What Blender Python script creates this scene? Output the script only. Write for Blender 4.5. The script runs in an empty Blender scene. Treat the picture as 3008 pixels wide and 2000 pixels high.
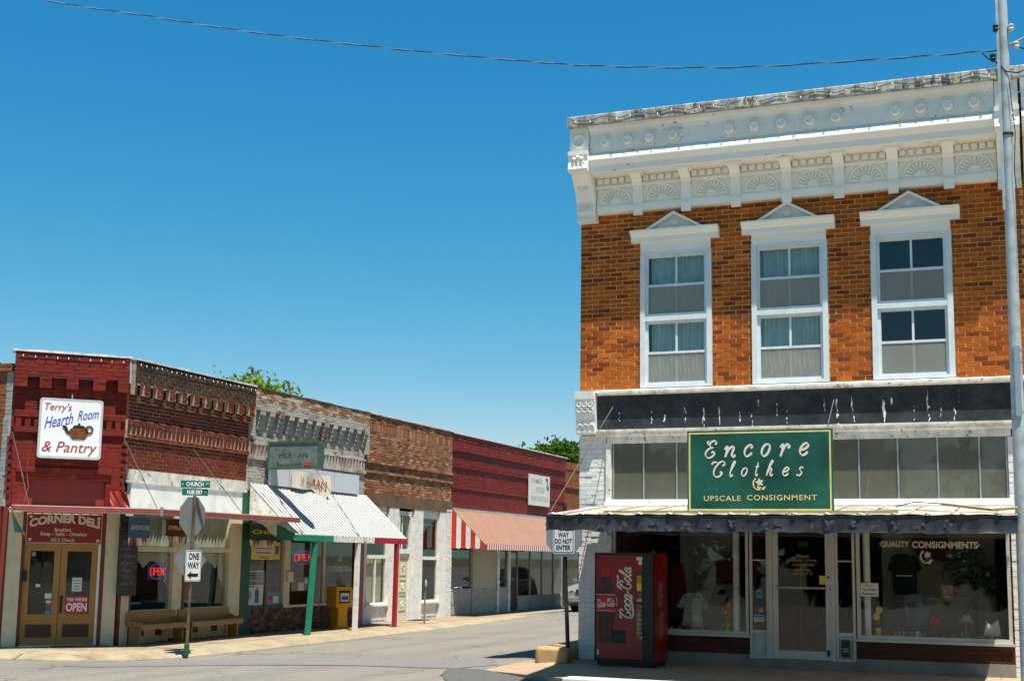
import bpy, bmesh, math, random
from mathutils import Vector, Matrix
from math import sin, cos, pi, radians, sqrt, atan2
random.seed(11)
SC = bpy.context.scene
COL = SC.collection

# ------------------------------------------------------------------ camera, sky, sun, exposure
CAM_H = 1.64
yaw, pitch, roll = 0.380851, 0.138079, 0.0143253
fw = Vector((-sin(yaw)*cos(pitch), cos(yaw)*cos(pitch), sin(pitch)))
rt = Vector((cos(yaw), sin(yaw), 0)); up = rt.cross(fw)
cr = rt*cos(roll) + up*sin(roll); cu = up*cos(roll) - rt*sin(roll)
cd = bpy.data.cameras.new('camera'); cam = bpy.data.objects.new('camera', cd); COL.objects.link(cam)
cam.matrix_world = Matrix(((cr.x, cu.x, -fw.x, 0), (cr.y, cu.y, -fw.y, 0), (cr.z, cu.z, -fw.z, CAM_H), (0, 0, 0, 1)))
cd.sensor_width = 36; cd.lens = 36*3864.2/3008; cd.shift_y = 100.76/3008
cd.clip_start = 0.1; cd.clip_end = 6000
SC.camera = cam

LIGHT = Vector((-0.25, 0.232, -1)).normalized()
elev = math.asin(-LIGHT.z); azim = atan2(-LIGHT.x, -LIGHT.y)
w = bpy.data.worlds.new('World'); SC.world = w; w.use_nodes = True
nt = w.node_tree; bg = nt.nodes['Background']
sky = nt.nodes.new('ShaderNodeTexSky'); sky.sky_type = 'NISHITA'; sky.sun_disc = False
sky.sun_elevation = elev; sky.sun_rotation = azim
sky.altitude = 300; sky.air_density = 0.9; sky.dust_density = 0.15; sky.ozone_density = 5.0
sep = nt.nodes.new('ShaderNodeSeparateColor'); com = nt.nodes.new('ShaderNodeCombineColor'); nt.links.new(sky.outputs[0], sep.inputs[0])
for ch, (gain, gam) in enumerate(((5.2, 2.4), (1.2, 0.97), (0.95, 0.56))):      # grade the clear sky towards this photograph's deep cyan-blue
    q = nt.nodes.new('ShaderNodeMath'); q.operation = 'MULTIPLY'; q.inputs[1].default_value = 0.1082; nt.links.new(sep.outputs[ch], q.inputs[0])
    p = nt.nodes.new('ShaderNodeMath'); p.operation = 'POWER'; p.inputs[1].default_value = gam; nt.links.new(q.outputs[0], p.inputs[0])
    m = nt.nodes.new('ShaderNodeMath'); m.operation = 'MULTIPLY'; m.inputs[1].default_value = gain*9.24; nt.links.new(p.outputs[0], m.inputs[0]); nt.links.new(m.outputs[0], com.inputs[ch])
lim = nt.nodes.new('ShaderNodeMath'); lim.operation = 'MULTIPLY'; lim.inputs[1].default_value = 0.62; nt.links.new(com.inputs[1].links[0].from_socket, lim.inputs[0])
mn = nt.nodes.new('ShaderNodeMath'); mn.operation = 'MINIMUM'; nt.links.new(com.inputs[0].links[0].from_socket, mn.inputs[0]); nt.links.new(lim.outputs[0], mn.inputs[1]); nt.links.new(mn.outputs[0], com.inputs[0])
nt.links.new(com.outputs[0], bg.inputs[0]); bg.inputs[1].default_value = 0.06
sd = bpy.data.lights.new('sun', 'SUN'); sd.energy = 5.0; sd.angle = radians(0.53); sd.color = (1.0, 0.95, 0.86)
sun = bpy.data.objects.new('sun', sd); COL.objects.link(sun)
sun.rotation_euler = LIGHT.to_track_quat('-Z', 'Y').to_euler(); sun.location = (20, -20, 60)
vs = SC.view_settings; vs.view_transform = 'Standard'; vs.look = 'None'; vs.exposure = 0.85; vs.gamma = 1.0; vs.use_curve_mapping = False

# ------------------------------------------------------------------ materials
MATS = {}
def srgb(h):
    if isinstance(h, str):
        c = [int(h[i:i+2], 16)/255 for i in (0, 2, 4)]
        return tuple(((x/12.92) if x <= .04045 else ((x+.055)/1.055)**2.4) for x in c) + (1,)
    return tuple(h)+(1,) if len(h) == 3 else tuple(h)
class G:
    def __init__(s, name):
        s.m = bpy.data.materials.new(name); s.m.use_nodes = True; s.t = s.m.node_tree
        s.t.nodes.clear(); s.out = s.n('ShaderNodeOutputMaterial')
    def n(s, typ, **kw):
        x = s.t.nodes.new(typ)
        for k, v in kw.items():
            if isinstance(k, str) and hasattr(x, k): setattr(x, k, v)
        return x
    def l(s, a, b): s.t.links.new(a, b)
    def pos(s): 
        if not hasattr(s, '_p'): s._p = s.n('ShaderNodeNewGeometry').outputs['Position']
        return s._p
    def noise(s, scale, detail=3, rough=.55, vec=None, stretch=None):
        x = s.n('ShaderNodeTexNoise'); x.inputs['Scale'].default_value = scale; x.inputs['Detail'].default_value = detail; x.inputs['Roughness'].default_value = rough
        v = vec or s.pos()
        if stretch:
            mp = s.n('ShaderNodeMapping'); mp.inputs['Scale'].default_value = stretch; s.l(v, mp.inputs[0]); v = mp.outputs[0]
        s.l(v, x.inputs['Vector']); return x.outputs['Fac']
    def ramp(s, fac, stops, interp='LINEAR'):
        r = s.n('ShaderNodeValToRGB'); r.color_ramp.interpolation = interp; e = r.color_ramp.elements
        while len(e) > 1: e.remove(e[0])
        e[0].position = stops[0][0]; e[0].color = srgb(stops[0][1])
        for p, c in stops[1:]:
            q = e.new(p); q.color = srgb(c)
        s.l(fac, r.inputs[0]); return r.outputs[0]
    def mix(s, fac, a, b, mode='MIX'):
        x = s.n('ShaderNodeMix'); x.data_type = 'RGBA'; x.blend_type = mode
        for v, i in ((fac, 0), (a, 6), (b, 7)):
            if hasattr(v, 'is_linked'): s.l(v, x.inputs[i])
            else: x.inputs[i].default_value = v if i == 0 else srgb(v)
        return x.outputs[2]
    def math(s, op, a, b=0.0):
        x = s.n('ShaderNodeMath'); x.operation = op
        for i, v in enumerate((a, b)):
            if hasattr(v, 'is_linked'): s.l(v, x.inputs[i])
            else: x.inputs[i].default_value = v
        return x.outputs[0]
    def bump(s, h, strength, dist=.01):
        x = s.n('ShaderNodeBump'); x.inputs['Strength'].default_value = strength; x.inputs['Distance'].default_value = dist
        s.l(h, x.inputs['Height']); return x.outputs[0]
    def bsdf(s, col, rough=.7, metal=0, normal=None, spec=.5, emit=None, es=0):
        b = s.n('ShaderNodeBsdfPrincipled')
        for v, k in ((col, 'Base Color'), (rough, 'Roughness'), (metal, 'Metallic'), (spec, 'Specular IOR Level')):
            if hasattr(v, 'is_linked'): s.l(v, b.inputs[k])
            else: b.inputs[k].default_value = srgb(v) if k == 'Base Color' else v
        if normal is not None: s.l(normal, b.inputs['Normal'])
        if emit: b.inputs['Emission Color'].default_value = srgb(emit); b.inputs['Emission Strength'].default_value = es
        s.l(b.outputs[0], s.out.inputs[0]); return b

def paint(name, c, rough=.55, var=.18, scale=2.5, grime=None, grime_amt=.0, chip=None, chip_at=.68, chip_scale=14, bump=.25, bscale=60, metal=0, stretch=None, spec=.4, streak=0, chip_stretch=None):
    """weathered paint / generic solid: soft tonal drift, optional dirt and flaking"""
    if name in MATS: return MATS[name]
    g = G(name); col = srgb(c)
    n1 = g.noise(scale, 4, .6, stretch=stretch)
    lo = tuple(x*(1-var) for x in col[:3]); hi = tuple(min(1, x*(1+var*.6)) for x in col[:3])
    cc = g.ramp(n1, [(.3, lo), (.7, hi)])
    if grime:
        n2 = g.noise(scale*2.3, 5, .65, stretch=(1, 1, .25) if streak else None)
        f = g.ramp(n2, [(.5-grime_amt*.3, (0, 0, 0)), (.78-grime_amt*.25, (1, 1, 1))])
        cc = g.mix(f, cc, grime) if False else g.mix(g.math('MULTIPLY', f, .75), cc, grime)
    hgt = g.noise(bscale, 4, .6)
    if chip:
        n3 = g.noise(chip_scale, 5, .62, stretch=chip_stretch); n4 = g.noise(chip_scale*.22, 2)
        f = g.math('ADD', g.math('MULTIPLY', n3, .75), g.math('MULTIPLY', n4, .35))
        f = g.ramp(f, [(chip_at-.012, (0, 0, 0)), (chip_at+.012, (1, 1, 1))])
        cc = g.mix(f, cc, chip)
        hgt = g.math('SUBTRACT', hgt, g.math('MULTIPLY', f, 1.2))
    r = g.math('ADD', g.math('MULTIPLY', n1, .25), rough-.12)
    g.bsdf(cc, r, metal, g.bump(hgt, bump, .004), spec)
    MATS[name] = g.m; return g.m

def brick_mat(name, tones, rough=.9, dirt=None, dirt_amt=.4, over=None, over_lo=.42, over_hi=.58, over_scale=1.2, bump=.6, spec=.2):
    """per-brick random tone + grain; 'over' = leftover paint in patches"""
    g = G(name)
    oi = g.n('ShaderNodeObjectInfo').outputs['Random']; isl = g.n('ShaderNodeNewGeometry').outputs['Random Per Island']
    r = g.math('FRACT', g.math('ADD', g.math('MULTIPLY', oi, 7.13), isl))
    n = len(tones); cc = g.ramp(r, [(i/max(1, n-1), t) for i, t in enumerate(tones)])
    gr = g.noise(70, 4, .65); cc = g.mix(.35, cc, g.ramp(gr, [(.3, (.25, .25, .25)), (.7, (1, 1, 1))]), 'MULTIPLY')
    if dirt:
        d = g.noise(1.1, 5, .6); d2 = g.noise(9, 4)
        f = g.ramp(g.math('ADD', g.math('MULTIPLY', d, .7), g.math('MULTIPLY', d2, .3)), [(.42, (0, 0, 0)), (.66, (1, 1, 1))])
        cc = g.mix(g.math('MULTIPLY', f, dirt_amt), cc, dirt)
        sk = g.ramp(g.noise(2.2, 5, .6, stretch=(1, 1, .16)), [(.4, (1, 1, 1)), (.72, (.7, .68, .68))]); cc = g.mix(.7, cc, sk, 'MULTIPLY')
    if over:
        o = g.noise(over_scale, 5, .65); o2 = g.noise(22, 4, .7)
        v = g.math('ADD', g.math('ADD', g.math('MULTIPLY', o, .55), g.math('MULTIPLY', o2, .3)), g.math('MULTIPLY', r, .15))
        f = g.ramp(v, [(over_lo, (0, 0, 0)), (over_hi, (1, 1, 1))]); cc = g.mix(f, cc, over)
    g.bsdf(cc, rough, 0, g.bump(g.noise(90, 5, .7), bump, .006), spec)
    return g.m

def emit_mat(name, c, s):
    g = G(name); e = g.n('ShaderNodeEmission'); e.inputs[0].default_value = srgb(c); e.inputs[1].default_value = s
    g.l(e.outputs[0], g.out.inputs[0]); return g.m
def glass_mat(name, tint=(1, 1, 1), refl=1.0, wob=.02, body=None, bodyf=0):
    g = G(name)
    tr = g.n('ShaderNodeBsdfTransparent'); tr.inputs[0].default_value = srgb(tint)
    gl = g.n('ShaderNodeBsdfGlossy'); gl.inputs['Roughness'].default_value = .015
    nm = g.bump(g.noise(1.7, 2), wob, .05); g.l(nm, gl.inputs['Normal'])
    fr = g.n('ShaderNodeFresnel'); fr.inputs[0].default_value = 1.55
    bf = g.math('SUBTRACT', 1.0, g.n('ShaderNodeNewGeometry').outputs['Backfacing'])
    f = g.math('MULTIPLY', g.math('MINIMUM', g.math('MULTIPLY', fr.outputs[0], refl), 1.0), bf)
    mx = g.n('ShaderNodeMixShader'); g.l(f, mx.inputs[0]); g.l(gl.outputs[0], mx.inputs[2])
    if body:
        df = g.n('ShaderNodeBsdfDiffuse'); df.inputs[0].default_value = srgb(body)
        m0 = g.n('ShaderNodeMixShader'); 
        k = g.math('MULTIPLY', g.ramp(g.noise(2.2, 4), [(.2, (.7, .7, .7)), (.8, (1, 1, 1))]), bodyf)
        g.l(k, m0.inputs[0]); g.l(tr.outputs[0], m0.inputs[1]); g.l(df.outputs[0], m0.inputs[2]); g.l(m0.outputs[0], mx.inputs[1])
    else: g.l(tr.outputs[0], mx.inputs[1])
    g.l(mx.outputs[0], g.out.inputs[0]); return g.m

# ------------------------------------------------------------------ mesh builder
class MB:
    def __init__(s): s.v = []; s.f = []
    def add(s, vs, fs):
        k = len(s.v); s.v += [tuple(q) for q in vs]; s.f += [tuple(i+k for i in f) for f in fs]; return s
    def box(s, x0, x1, y0, y1, z0, z1):
        return s.add([(x0,y0,z0),(x1,y0,z0),(x1,y1,z0),(x0,y1,z0),(x0,y0,z1),(x1,y0,z1),(x1,y1,z1),(x0,y1,z1)],
              [(0,3,2,1),(4,5,6,7),(0,1,5,4),(1,2,6,5),(2,3,7,6),(3,0,4,7)])
    def prism(s, poly, y0, y1, axis='y'):
        n = len(poly)
        if axis == 'y': a = [(x, y0, z) for x, z in poly]; b = [(x, y1, z) for x, z in poly]
        elif axis == 'x': a = [(y0, x, z) for x, z in poly]; b = [(y1, x, z) for x, z in poly]
        else: a = [(x, z, y0) for x, z in poly]; b = [(x, z, y1) for x, z in poly]
        return s.add(a+b, [tuple(range(n)), tuple(range(2*n-1, n-1, -1))] + [(i, i+n, (i+1) % n+n, (i+1) % n) for i in range(n)])
    def frame(s, x0, x1, z0, z1, t, y0, y1, tb=None, tt=None):
        tb = t if tb is None else tb; tt = t if tt is None else tt
        s.box(x0, x0+t, y0, y1, z0, z1); s.box(x1-t, x1, y0, y1, z0, z1)
        s.box(x0+t, x1-t, y0, y1, z0, z0+tb); s.box(x0+t, x1-t, y0, y1, z1-tt, z1); return s
    def tube(s, path, r, n=8, cap=True):
        P = [Vector(p) for p in path]; rr = r if isinstance(r, (list, tuple)) else [r]*len(P)
        rings = []; prev = None
        for i, p in enumerate(P):
            d = (P[min(i+1, len(P)-1)]-P[max(i-1, 0)]).normalized()
            a = d.orthogonal().normalized() if prev is None else (prev-d*prev.dot(d)).normalized()
            prev = a; b = d.cross(a); rings.append([p+(a*cos(2*pi*k/n)+b*sin(2*pi*k/n))*rr[i] for k in range(n)])
        vs = [q for R in rings for q in R]; fs = []
        for i in range(len(P)-1):
            for k in range(n): fs.append((i*n+k, i*n+(k+1) % n, (i+1)*n+(k+1) % n, (i+1)*n+k))
        if cap: fs += [tuple(range(n-1, -1, -1)), tuple((len(P)-1)*n+k for k in range(n))]
        return s.add(vs, fs)
    def lathe(s, prof, c, n=16, axis='z'):
        """prof: (r, h) list, round c, along +axis ('z') or towards -y ('y')"""
        vs = []; fs = []
        for r, h in prof:
            for k in range(n):
                a = 2*pi*k/n
                vs.append((c[0]+r*cos(a), c[1]+r*sin(a), c[2]+h) if axis == 'z' else (c[0]+r*cos(a), c[1]-h, c[2]+r*sin(a)))
        m = len(prof)
        for i in range(m-1):
            for k in range(n): fs.append((i*n+k, i*n+(k+1) % n, (i+1)*n+(k+1) % n, (i+1)*n+k))
        fs.append(tuple(range(n-1, -1, -1))); fs.append(tuple((m-1)*n+k for k in range(n)))
        return s.add(vs, fs)
    def torus(s, c, R, r, n=20, m=6, a0=0, a1=2*pi, rx=None):
        """ring in the xz plane"""
        full = abs(a1-a0-2*pi) < 1e-6; rx = rx or R
        pts = [(c[0]+rx*cos(a0+(a1-a0)*i/n), c[1], c[2]+R*sin(a0+(a1-a0)*i/n)) for i in range(n+1)]
        return s.tube(pts, r, m)
    def xf(s, M): s.v = [tuple(M @ Vector(q)) for q in s.v]; return s
    def mapv(s, fn): s.v = [tuple(fn(*q)) for q in s.v]; return s
    def build(s, name, m, parent=None, smooth=False, recalc=True, bevel=0, angle=35, kind=None, label=None):
        me = bpy.data.meshes.new(name); me.from_pydata(s.v, [], s.f)
        if recalc:
            b = bmesh.new(); b.from_mesh(me); bmesh.ops.recalc_face_normals(b, faces=b.faces); b.to_mesh(me); b.free()
        if smooth:
            me.polygons.foreach_set('use_smooth', [True]*len(me.polygons)); me.set_sharp_from_angle(angle=radians(angle))
        me.materials.append(m); o = bpy.data.objects.new(name, me); COL.objects.link(o)
        if parent: o.parent = parent
        if bevel:
            bv = o.modifiers.new('bevel', 'BEVEL'); bv.width = bevel; bv.segments = 2; bv.limit_method = 'ANGLE'; bv.angle_limit = radians(40)
        if kind: o['kind'] = kind
        if label: o['label'] = label
        return o
def B(name, m, parent, *boxes, bevel=0, **kw):
    mb = MB()
    for b in boxes: mb.box(*b)
    return mb.build(name, m, parent, recalc=False, bevel=bevel, **kw)
def thing(name, label, cat, loc=(0, 0, 0), rz=0, group=None):
    o = bpy.data.objects.new(name, None); COL.objects.link(o); o.location = loc; o.rotation_euler = (0, 0, rz); o.empty_display_size = .2
    o['label'] = label; o['category'] = cat
    if group: o['group'] = group
    return o
def tag(o, label, cat, group=None):
    o['label'] = label; o['category'] = cat
    if group: o['group'] = group
    return o
def holder(name, parent, loc=(0, 0, 0), rz=0):
    o = bpy.data.objects.new(name, None); COL.objects.link(o); o.parent = parent; o.location = loc; o.rotation_euler = (0, 0, rz); return o
def copy_tree(o, parent=None):
    c = o.copy(); COL.objects.link(c); c.parent = parent
    for ch in [x for x in bpy.data.objects if x.parent == o]: copy_tree(ch, c)
    return c

# lettering -------------------------------------------------------------------
def text_geo(body, bold=.0, shear=0, spacing=1.0):
    cu_ = bpy.data.curves.new('t', 'FONT'); cu_.body = body; cu_.size = 1; cu_.offset = bold; cu_.shear = shear; cu_.space_character = spacing
    cu_.resolution_u = 3; cu_.fill_mode = 'FRONT'
    o = bpy.data.objects.new('t', cu_); COL.objects.link(o)
    dg = bpy.context.evaluated_depsgraph_get(); me = bpy.data.meshes.new_from_object(o.evaluated_get(dg))
    v = [tuple(q.co) for q in me.vertices]; f = [tuple(p.vertices) for p in me.polygons]
    bpy.data.objects.remove(o); bpy.data.curves.remove(cu_); bpy.data.meshes.remove(me)
    return v, f
def fit(v, x0, x1, z0, z1, y, keep=False, warp=None):
    a, b = min(q[0] for q in v), max(q[0] for q in v); c, d = min(q[1] for q in v), max(q[1] for q in v)
    out = []
    for q in v:
        s_, t_ = (q[0]-a)/(b-a), (q[1]-c)/max(1e-6, d-c)
        if warp: s_, t_ = warp(s_, t_)
        out.append((x0+(x1-x0)*s_, y-q[2], z0+(z1-z0)*t_))
    return out
def letters(parent, body, x0, x1, z0, z1, y, m, bold=.015, shear=0, warp=None, spacing=1.0, thick=.003, name='lettering'):
    v, f = text_geo(body, bold, shear, spacing)
    v = fit(v, x0, x1, z0, z1, y, warp=warp)
    mb = MB().add(v, f)
    o = mb.build(name, m, parent, recalc=False)
    return o
def catmull(P, n=6):
    out = []
    for i in range(len(P)-1):
        p0, p1, p2, p3 = P[max(i-1, 0)], P[i], P[i+1], P[min(i+2, len(P)-1)]
        for k in range(n):
            t = k/n
            out.append(tuple(.5*((2*b)+(-a+c)*t+(2*a-5*b+4*c-d)*t*t+(-a+3*b-3*c+d)*t**3) for a, b, c, d in zip(p0, p1, p2, p3)))
    out.append(P[-1]); return out
GLY = {
 'E': (.85, [[(.66,.78),(.74,.9),(.6,1.0),(.38,.94),(.3,.76),(.42,.62),(.58,.6)], [(.44,.6),(.2,.46),(.1,.22),(.28,.02),(.54,.04),(.72,.2),(.7,.34),(.58,.36),(.54,.26)], [(.34,.86),(.2,.8),(.12,.9),(.2,.98)]]),
 'C': (.85, [[(.62,.7),(.74,.84),(.62,1.0),(.4,.94),(.18,.64),(.12,.3),(.28,.03),(.52,.04),(.68,.2),(.64,.34),(.54,.28)], [(-.12,.8),(-.02,.95),(.18,.95),(.36,.84)]]),
 'n': (.66, [[(0,.38),(.06,.52),(.13,.5),(.1,.0)], [(.1,.1),(.2,.4),(.38,.55),(.46,.45),(.42,.15),(.5,.01),(.62,.12)]]),
 'c': (.56, [[(.36,.4),(.46,.46),(.4,.55),(.26,.54),(.1,.4),(.06,.18),(.18,.0),(.38,.05),(.5,.18)]]),
 'o': (.56, [[(.26,.55),(.1,.42),(.06,.16),(.18,.0),(.34,.05),(.46,.28),(.42,.5),(.26,.55)]]),
 'r': (.54, [[(0,.4),(.08,.53),(.15,.48),(.08,0)], [(.11,.2),(.22,.48),(.38,.55),(.46,.46),(.38,.38)]]),
 'e': (.54, [[(.07,.22),(.3,.28),(.44,.42),(.36,.54),(.18,.48),(.05,.25),(.12,.03),(.3,.0),(.48,.14)]]),
 'l': (.4, [[(.05,.28),(.25,.7),(.38,.98),(.28,1.02),(.14,.75),(.08,.2),(.16,.0),(.34,.14)]]),
 't': (.44, [[(.28,.85),(.14,.2),(.2,.0),(.36,.12)], [(.04,.56),(.42,.6)]]),
 'h': (.6, [[(.05,.3),(.28,.75),(.42,1.0),(.32,1.02),(.18,.7),(.05,0)], [(.08,.15),(.22,.45),(.36,.52),(.4,.4),(.34,.12),(.42,0),(.56,.12)]]),
 's': (.46, [[(.42,.44),(.32,.55),(.18,.48),(.22,.35),(.34,.2),(.26,.02),(.1,.0),(.04,.1)]]),
 'a': (.62, [[(.42,.42),(.3,.54),(.12,.42),(.05,.18),(.16,.0),(.32,.12),(.44,.48)], [(.45,.54),(.39,.12),(.46,0),(.6,.12)]]),
 '-': (.36, [[(.02,.26),(.32,.3)]]), 'H': (.9, [[(.05,.85),(.15,.98),(.26,.9),(.16,.0)], [(.72,1.0),(.6,.4),(.56,0),(.66,0)], [(.1,.46),(.66,.54)]]),
}
def ribbon(P, w0, w1, nib=.9):
    P = catmull(P); vs = []; fs = []
    for i, p in enumerate(P):
        a = P[max(i-1, 0)]; b = P[min(i+1, len(P)-1)]; dx, dz = b[0]-a[0], b[1]-a[1]; L = math.hypot(dx, dz) or 1
        ang = atan2(dz, dx); ww = (w0+w1*abs(sin(ang-nib+pi/2)))/2
        e = min(1, min(i, len(P)-1-i)/2+.45); ww *= e
        vs += [(p[0]-dz/L*ww, p[1]+dx/L*ww), (p[0]+dz/L*ww, p[1]-dx/L*ww)]
        if i: fs.append((2*i-2, 2*i-1, 2*i+1, 2*i))
    return vs, fs
def script_geo(word, w0=.05, w1=.12, track=0.0, shear=.22, extra=()):
    vs = []; fs = []; x = 0; lv = 0
    def lift(v):
        nonlocal lv
        n = len(v); o = [(a, b, lv+.0007*(i//2)/max(1, n//2)) for i, (a, b) in enumerate(v)]; lv += .0004; lv = lv % .0012; return o
    for ch in word:
        if ch == ' ': x += .4; continue
        adv, st = GLY[ch]
        for q in st:
            v, f = ribbon([(a+x, b) for a, b in q], w0, w1); v = lift(v); k = len(vs); vs += v; fs += [tuple(i+k for i in t) for t in f]
        x += adv+track
    for q in extra:
        v, f = ribbon(q, w0, w1); v = lift(v); k = len(vs); vs += v; fs += [tuple(i+k for i in t) for t in f]
    return [(a+b*shear, b, c) for a, b, c in vs], fs
def script(parent, word, x0, x1, z0, z1, y, m, rot90=False, **kw):
    v, f = script_geo(word, **kw)
    if rot90:   # reads upwards
        v = [(-q[1], q[0], q[2]) for q in v]
    o = MB().add(fit(v, x0, x1, z0, z1, y), f)
    # overlap-proof: alternate strokes a hair apart
    return o.build('lettering', m, parent, recalc=False)

# brickwork ---------------------------------------------------------------------
class Bricks:
    """running-bond brickwork in a facade frame: x along, z up, -y outwards"""
    def __init__(s, parent, world, m, mortar, L=.215, H=.077, gap=.011, proud=.009, seed=1):
        s.p = parent; s.w = world; s.m = m; s.mm = mortar; s.L = L; s.H = H; s.g = gap; s.proud = proud; s.it = []; s.back = MB(); s.R = random.Random(seed)
    def zone(s, x0, x1, z0, z1, out=0, holes=(), bond='run', depth=.12, L=None, H=None, back=True):
        L = L or s.L; H = H or s.H; g = s.g
        if bond == 'run':
            k0 = int(math.floor(z0/H+.001)); rows = []; n = max(1, round((z1-z0)/H)); h = (z1-z0)/n
            for i in range(n): rows.append((z0+i*h, z0+(i+1)*h, (k0+i) % 2))
            for a, b, ph in rows:
                mid = (a+b)/2; cuts = sorted([(hx0, hx1) for hx0, hx1, hz0, hz1 in holes if hz0 < mid < hz1])
                seg = []; cur = x0
                for c in cuts:
                    if c[0] > cur: seg.append((cur, min(c[0], x1)))
                    cur = max(cur, c[1])
                if cur < x1: seg.append((cur, x1))
                for sa, sb in seg:
                    j = math.floor((sa-ph*L/2)/L)
                    while True:
                        p = j*L+ph*L/2; q = p+L; j += 1
                        if p >= sb-1e-4: break
                        p, q = max(p, sa), min(q, sb)
                        if q-p < .045: continue
                        s.it.append((p+g/2, q-g/2, a+g/2, b-g/2, -out, abs(q-p-L) < .002))
        else:
            n = max(1, round((x1-x0)/H)); wd = (x1-x0)/n
            for i in range(n): s.it.append((x0+i*wd+g/2, x0+(i+1)*wd-g/2, z0+g/2, z1-g/2, -out, False))
        if back:
            xs = sorted({x0, x1} | {min(max(h[i], x0), x1) for h in holes for i in (0, 1)}); zs = sorted({z0, z1} | {min(max(h[i], z0), z1) for h in holes for i in (2, 3)})
            for i in range(len(xs)-1):
                run = None
                for k in range(len(zs)-1):
                    mx, mz = (xs[i]+xs[i+1])/2, (zs[k]+zs[k+1])/2
                    hole = any(h[0] < mx < h[1] and h[2] < mz < h[3] for h in holes)
                    if hole:
                        if run: s.back.box(xs[i], xs[i+1], -out+s.proud, -out+depth, run[0], run[1]); run = None
                    else: run = (run[0], zs[k+1]) if run else (zs[k], zs[k+1])
                if run: s.back.box(xs[i], xs[i+1], -out+s.proud, -out+depth, run[0], run[1])
    def _b(s, mb, x0, x1, z0, z1, y, d):
        j = s.R.uniform(-.0035, .0035); t = [s.R.uniform(-.0025, .0025) for _ in range(4)]
        e = .0035
        mb.add([(x0, y+d, z0), (x1, y+d, z0), (x1, y+d, z1), (x0, y+d, z1), (x0+e, y+j+t[0], z0+e), (x1-e, y+j+t[1], z0+e), (x1-e, y+j+t[2], z1-e), (x0+e, y+j+t[3], z1-e),
                (x0, y+j+e, z0), (x1, y+j+e, z0), (x1, y+j+e, z1), (x0, y+j+e, z1)],
               [(4, 5, 6, 7), (8, 9, 5, 4), (9, 10, 6, 5), (10, 11, 7, 6), (11, 8, 4, 7), (0, 1, 9, 8), (1, 2, 10, 9), (2, 3, 11, 10), (3, 0, 8, 11)])
    def finish(s, n=300, name='brick', mortar_name='mortar_bed'):
        d = s.proud+.012; c = Vector((0, 0, CAM_H))
        full = [i for i, q in enumerate(s.it) if q[5]]
        full.sort(key=lambda i: (s.w @ Vector(((s.it[i][0]+s.it[i][1])/2, 0, (s.it[i][2]+s.it[i][3])/2))-c).length)
        pick = set(full[:n]); var = {}
        rest = MB()
        for i, q in enumerate(s.it):
            x0, x1, z0, z1, y, _ = q
            if i in pick:
                key = (round(x1-x0, 4), round(z1-z0, 4), s.R.randrange(5))
                if key not in var:
                    mb = MB(); s._b(mb, -(x1-x0)/2, (x1-x0)/2, -(z1-z0)/2, (z1-z0)/2, 0, d)
                    me = bpy.data.meshes.new(name); me.from_pydata(mb.v, [], mb.f); me.materials.append(s.m); var[key] = me
                o = bpy.data.objects.new(name, var[key]); COL.objects.link(o); o.parent = s.p; o.location = ((x0+x1)/2, y+s.R.uniform(-.002, .002), (z0+z1)/2)
            else: s._b(rest, x0, x1, z0, z1, y, d)
        if rest.v: rest.build('brickwork', s.m, s.p, recalc=False, kind='stuff')
        s.back.build(mortar_name, s.mm, s.p, recalc=False)
# ------------------------------------------------------------------ palette
def asphalt(name, c, light, sc=1.0, crack=False):
    g = G(name); a = g.noise(55*sc, 5, .75); b = g.noise(240, 3, .7); d = g.noise(.55, 5, .6); e = g.noise(.35, 3, .5, stretch=(.25, 1.2, 1))
    cc = g.ramp(g.math('ADD', g.math('MULTIPLY', a, .4), g.math('MULTIPLY', b, .6)), [(.36, tuple(x*.62 for x in c)), (.5, c), (.66, light)])
    cc = g.mix(.5, cc, g.ramp(g.noise(17*sc, 4, .8), [(.36, (.5, .5, .5)), (.5, (.95, .95, .95)), (.66, (1.25, 1.22, 1.15))]), 'MULTIPLY')
    cc = g.mix(g.math('MULTIPLY', g.ramp(d, [(.4, (0, 0, 0)), (.7, (1, 1, 1))]), .28), cc, (c[0]*.68, c[1]*.7, c[2]*.74))
    cc = g.mix(g.math('MULTIPLY', g.ramp(e, [(.5, (0, 0, 0)), (.75, (1, 1, 1))]), .22), cc, (.07, .07, .075))
    if crack:
        wv = g.n('ShaderNodeVectorMath'); wv.operation = 'ADD'; nz = g.n('ShaderNodeTexNoise'); nz.inputs['Scale'].default_value = 1.3; nz.inputs['Detail'].default_value = 5; g.l(g.pos(), nz.inputs['Vector'])
        g.l(g.pos(), wv.inputs[0]); g.l(nz.outputs['Color'], wv.inputs[1])
        vo = g.n('ShaderNodeTexVoronoi'); vo.feature = 'DISTANCE_TO_EDGE'; vo.inputs['Scale'].default_value = .42; g.l(wv.outputs[0], vo.inputs['Vector'])
        wide = g.math('MULTIPLY', g.noise(.9, 3), .022); ck = g.math('LESS_THAN', vo.outputs['Distance'], wide); keep = g.ramp(g.noise(.28, 2), [(.5, (0, 0, 0)), (.58, (1, 1, 1))])
        cc = g.mix(g.math('MULTIPLY', g.math('MULTIPLY', ck, keep), .75), cc, (.05, .048, .045))
        st = g.ramp(g.noise(2.6, 4, .6), [(.66, (0, 0, 0)), (.74, (1, 1, 1))]); cc = g.mix(g.math('MULTIPLY', st, .35), cc, (.07, .065, .06))
        tr = g.ramp(g.noise(.7, 3, .5, stretch=(1.6, .06, 1)), [(.48, (0, 0, 0)), (.62, (1, 1, 1))]); cc = g.mix(g.math('MULTIPLY', tr, .3), cc, (.12, .115, .105))
    g.bsdf(cc, .92, 0, g.bump(b, .7, .008), .25); return g.m
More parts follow.
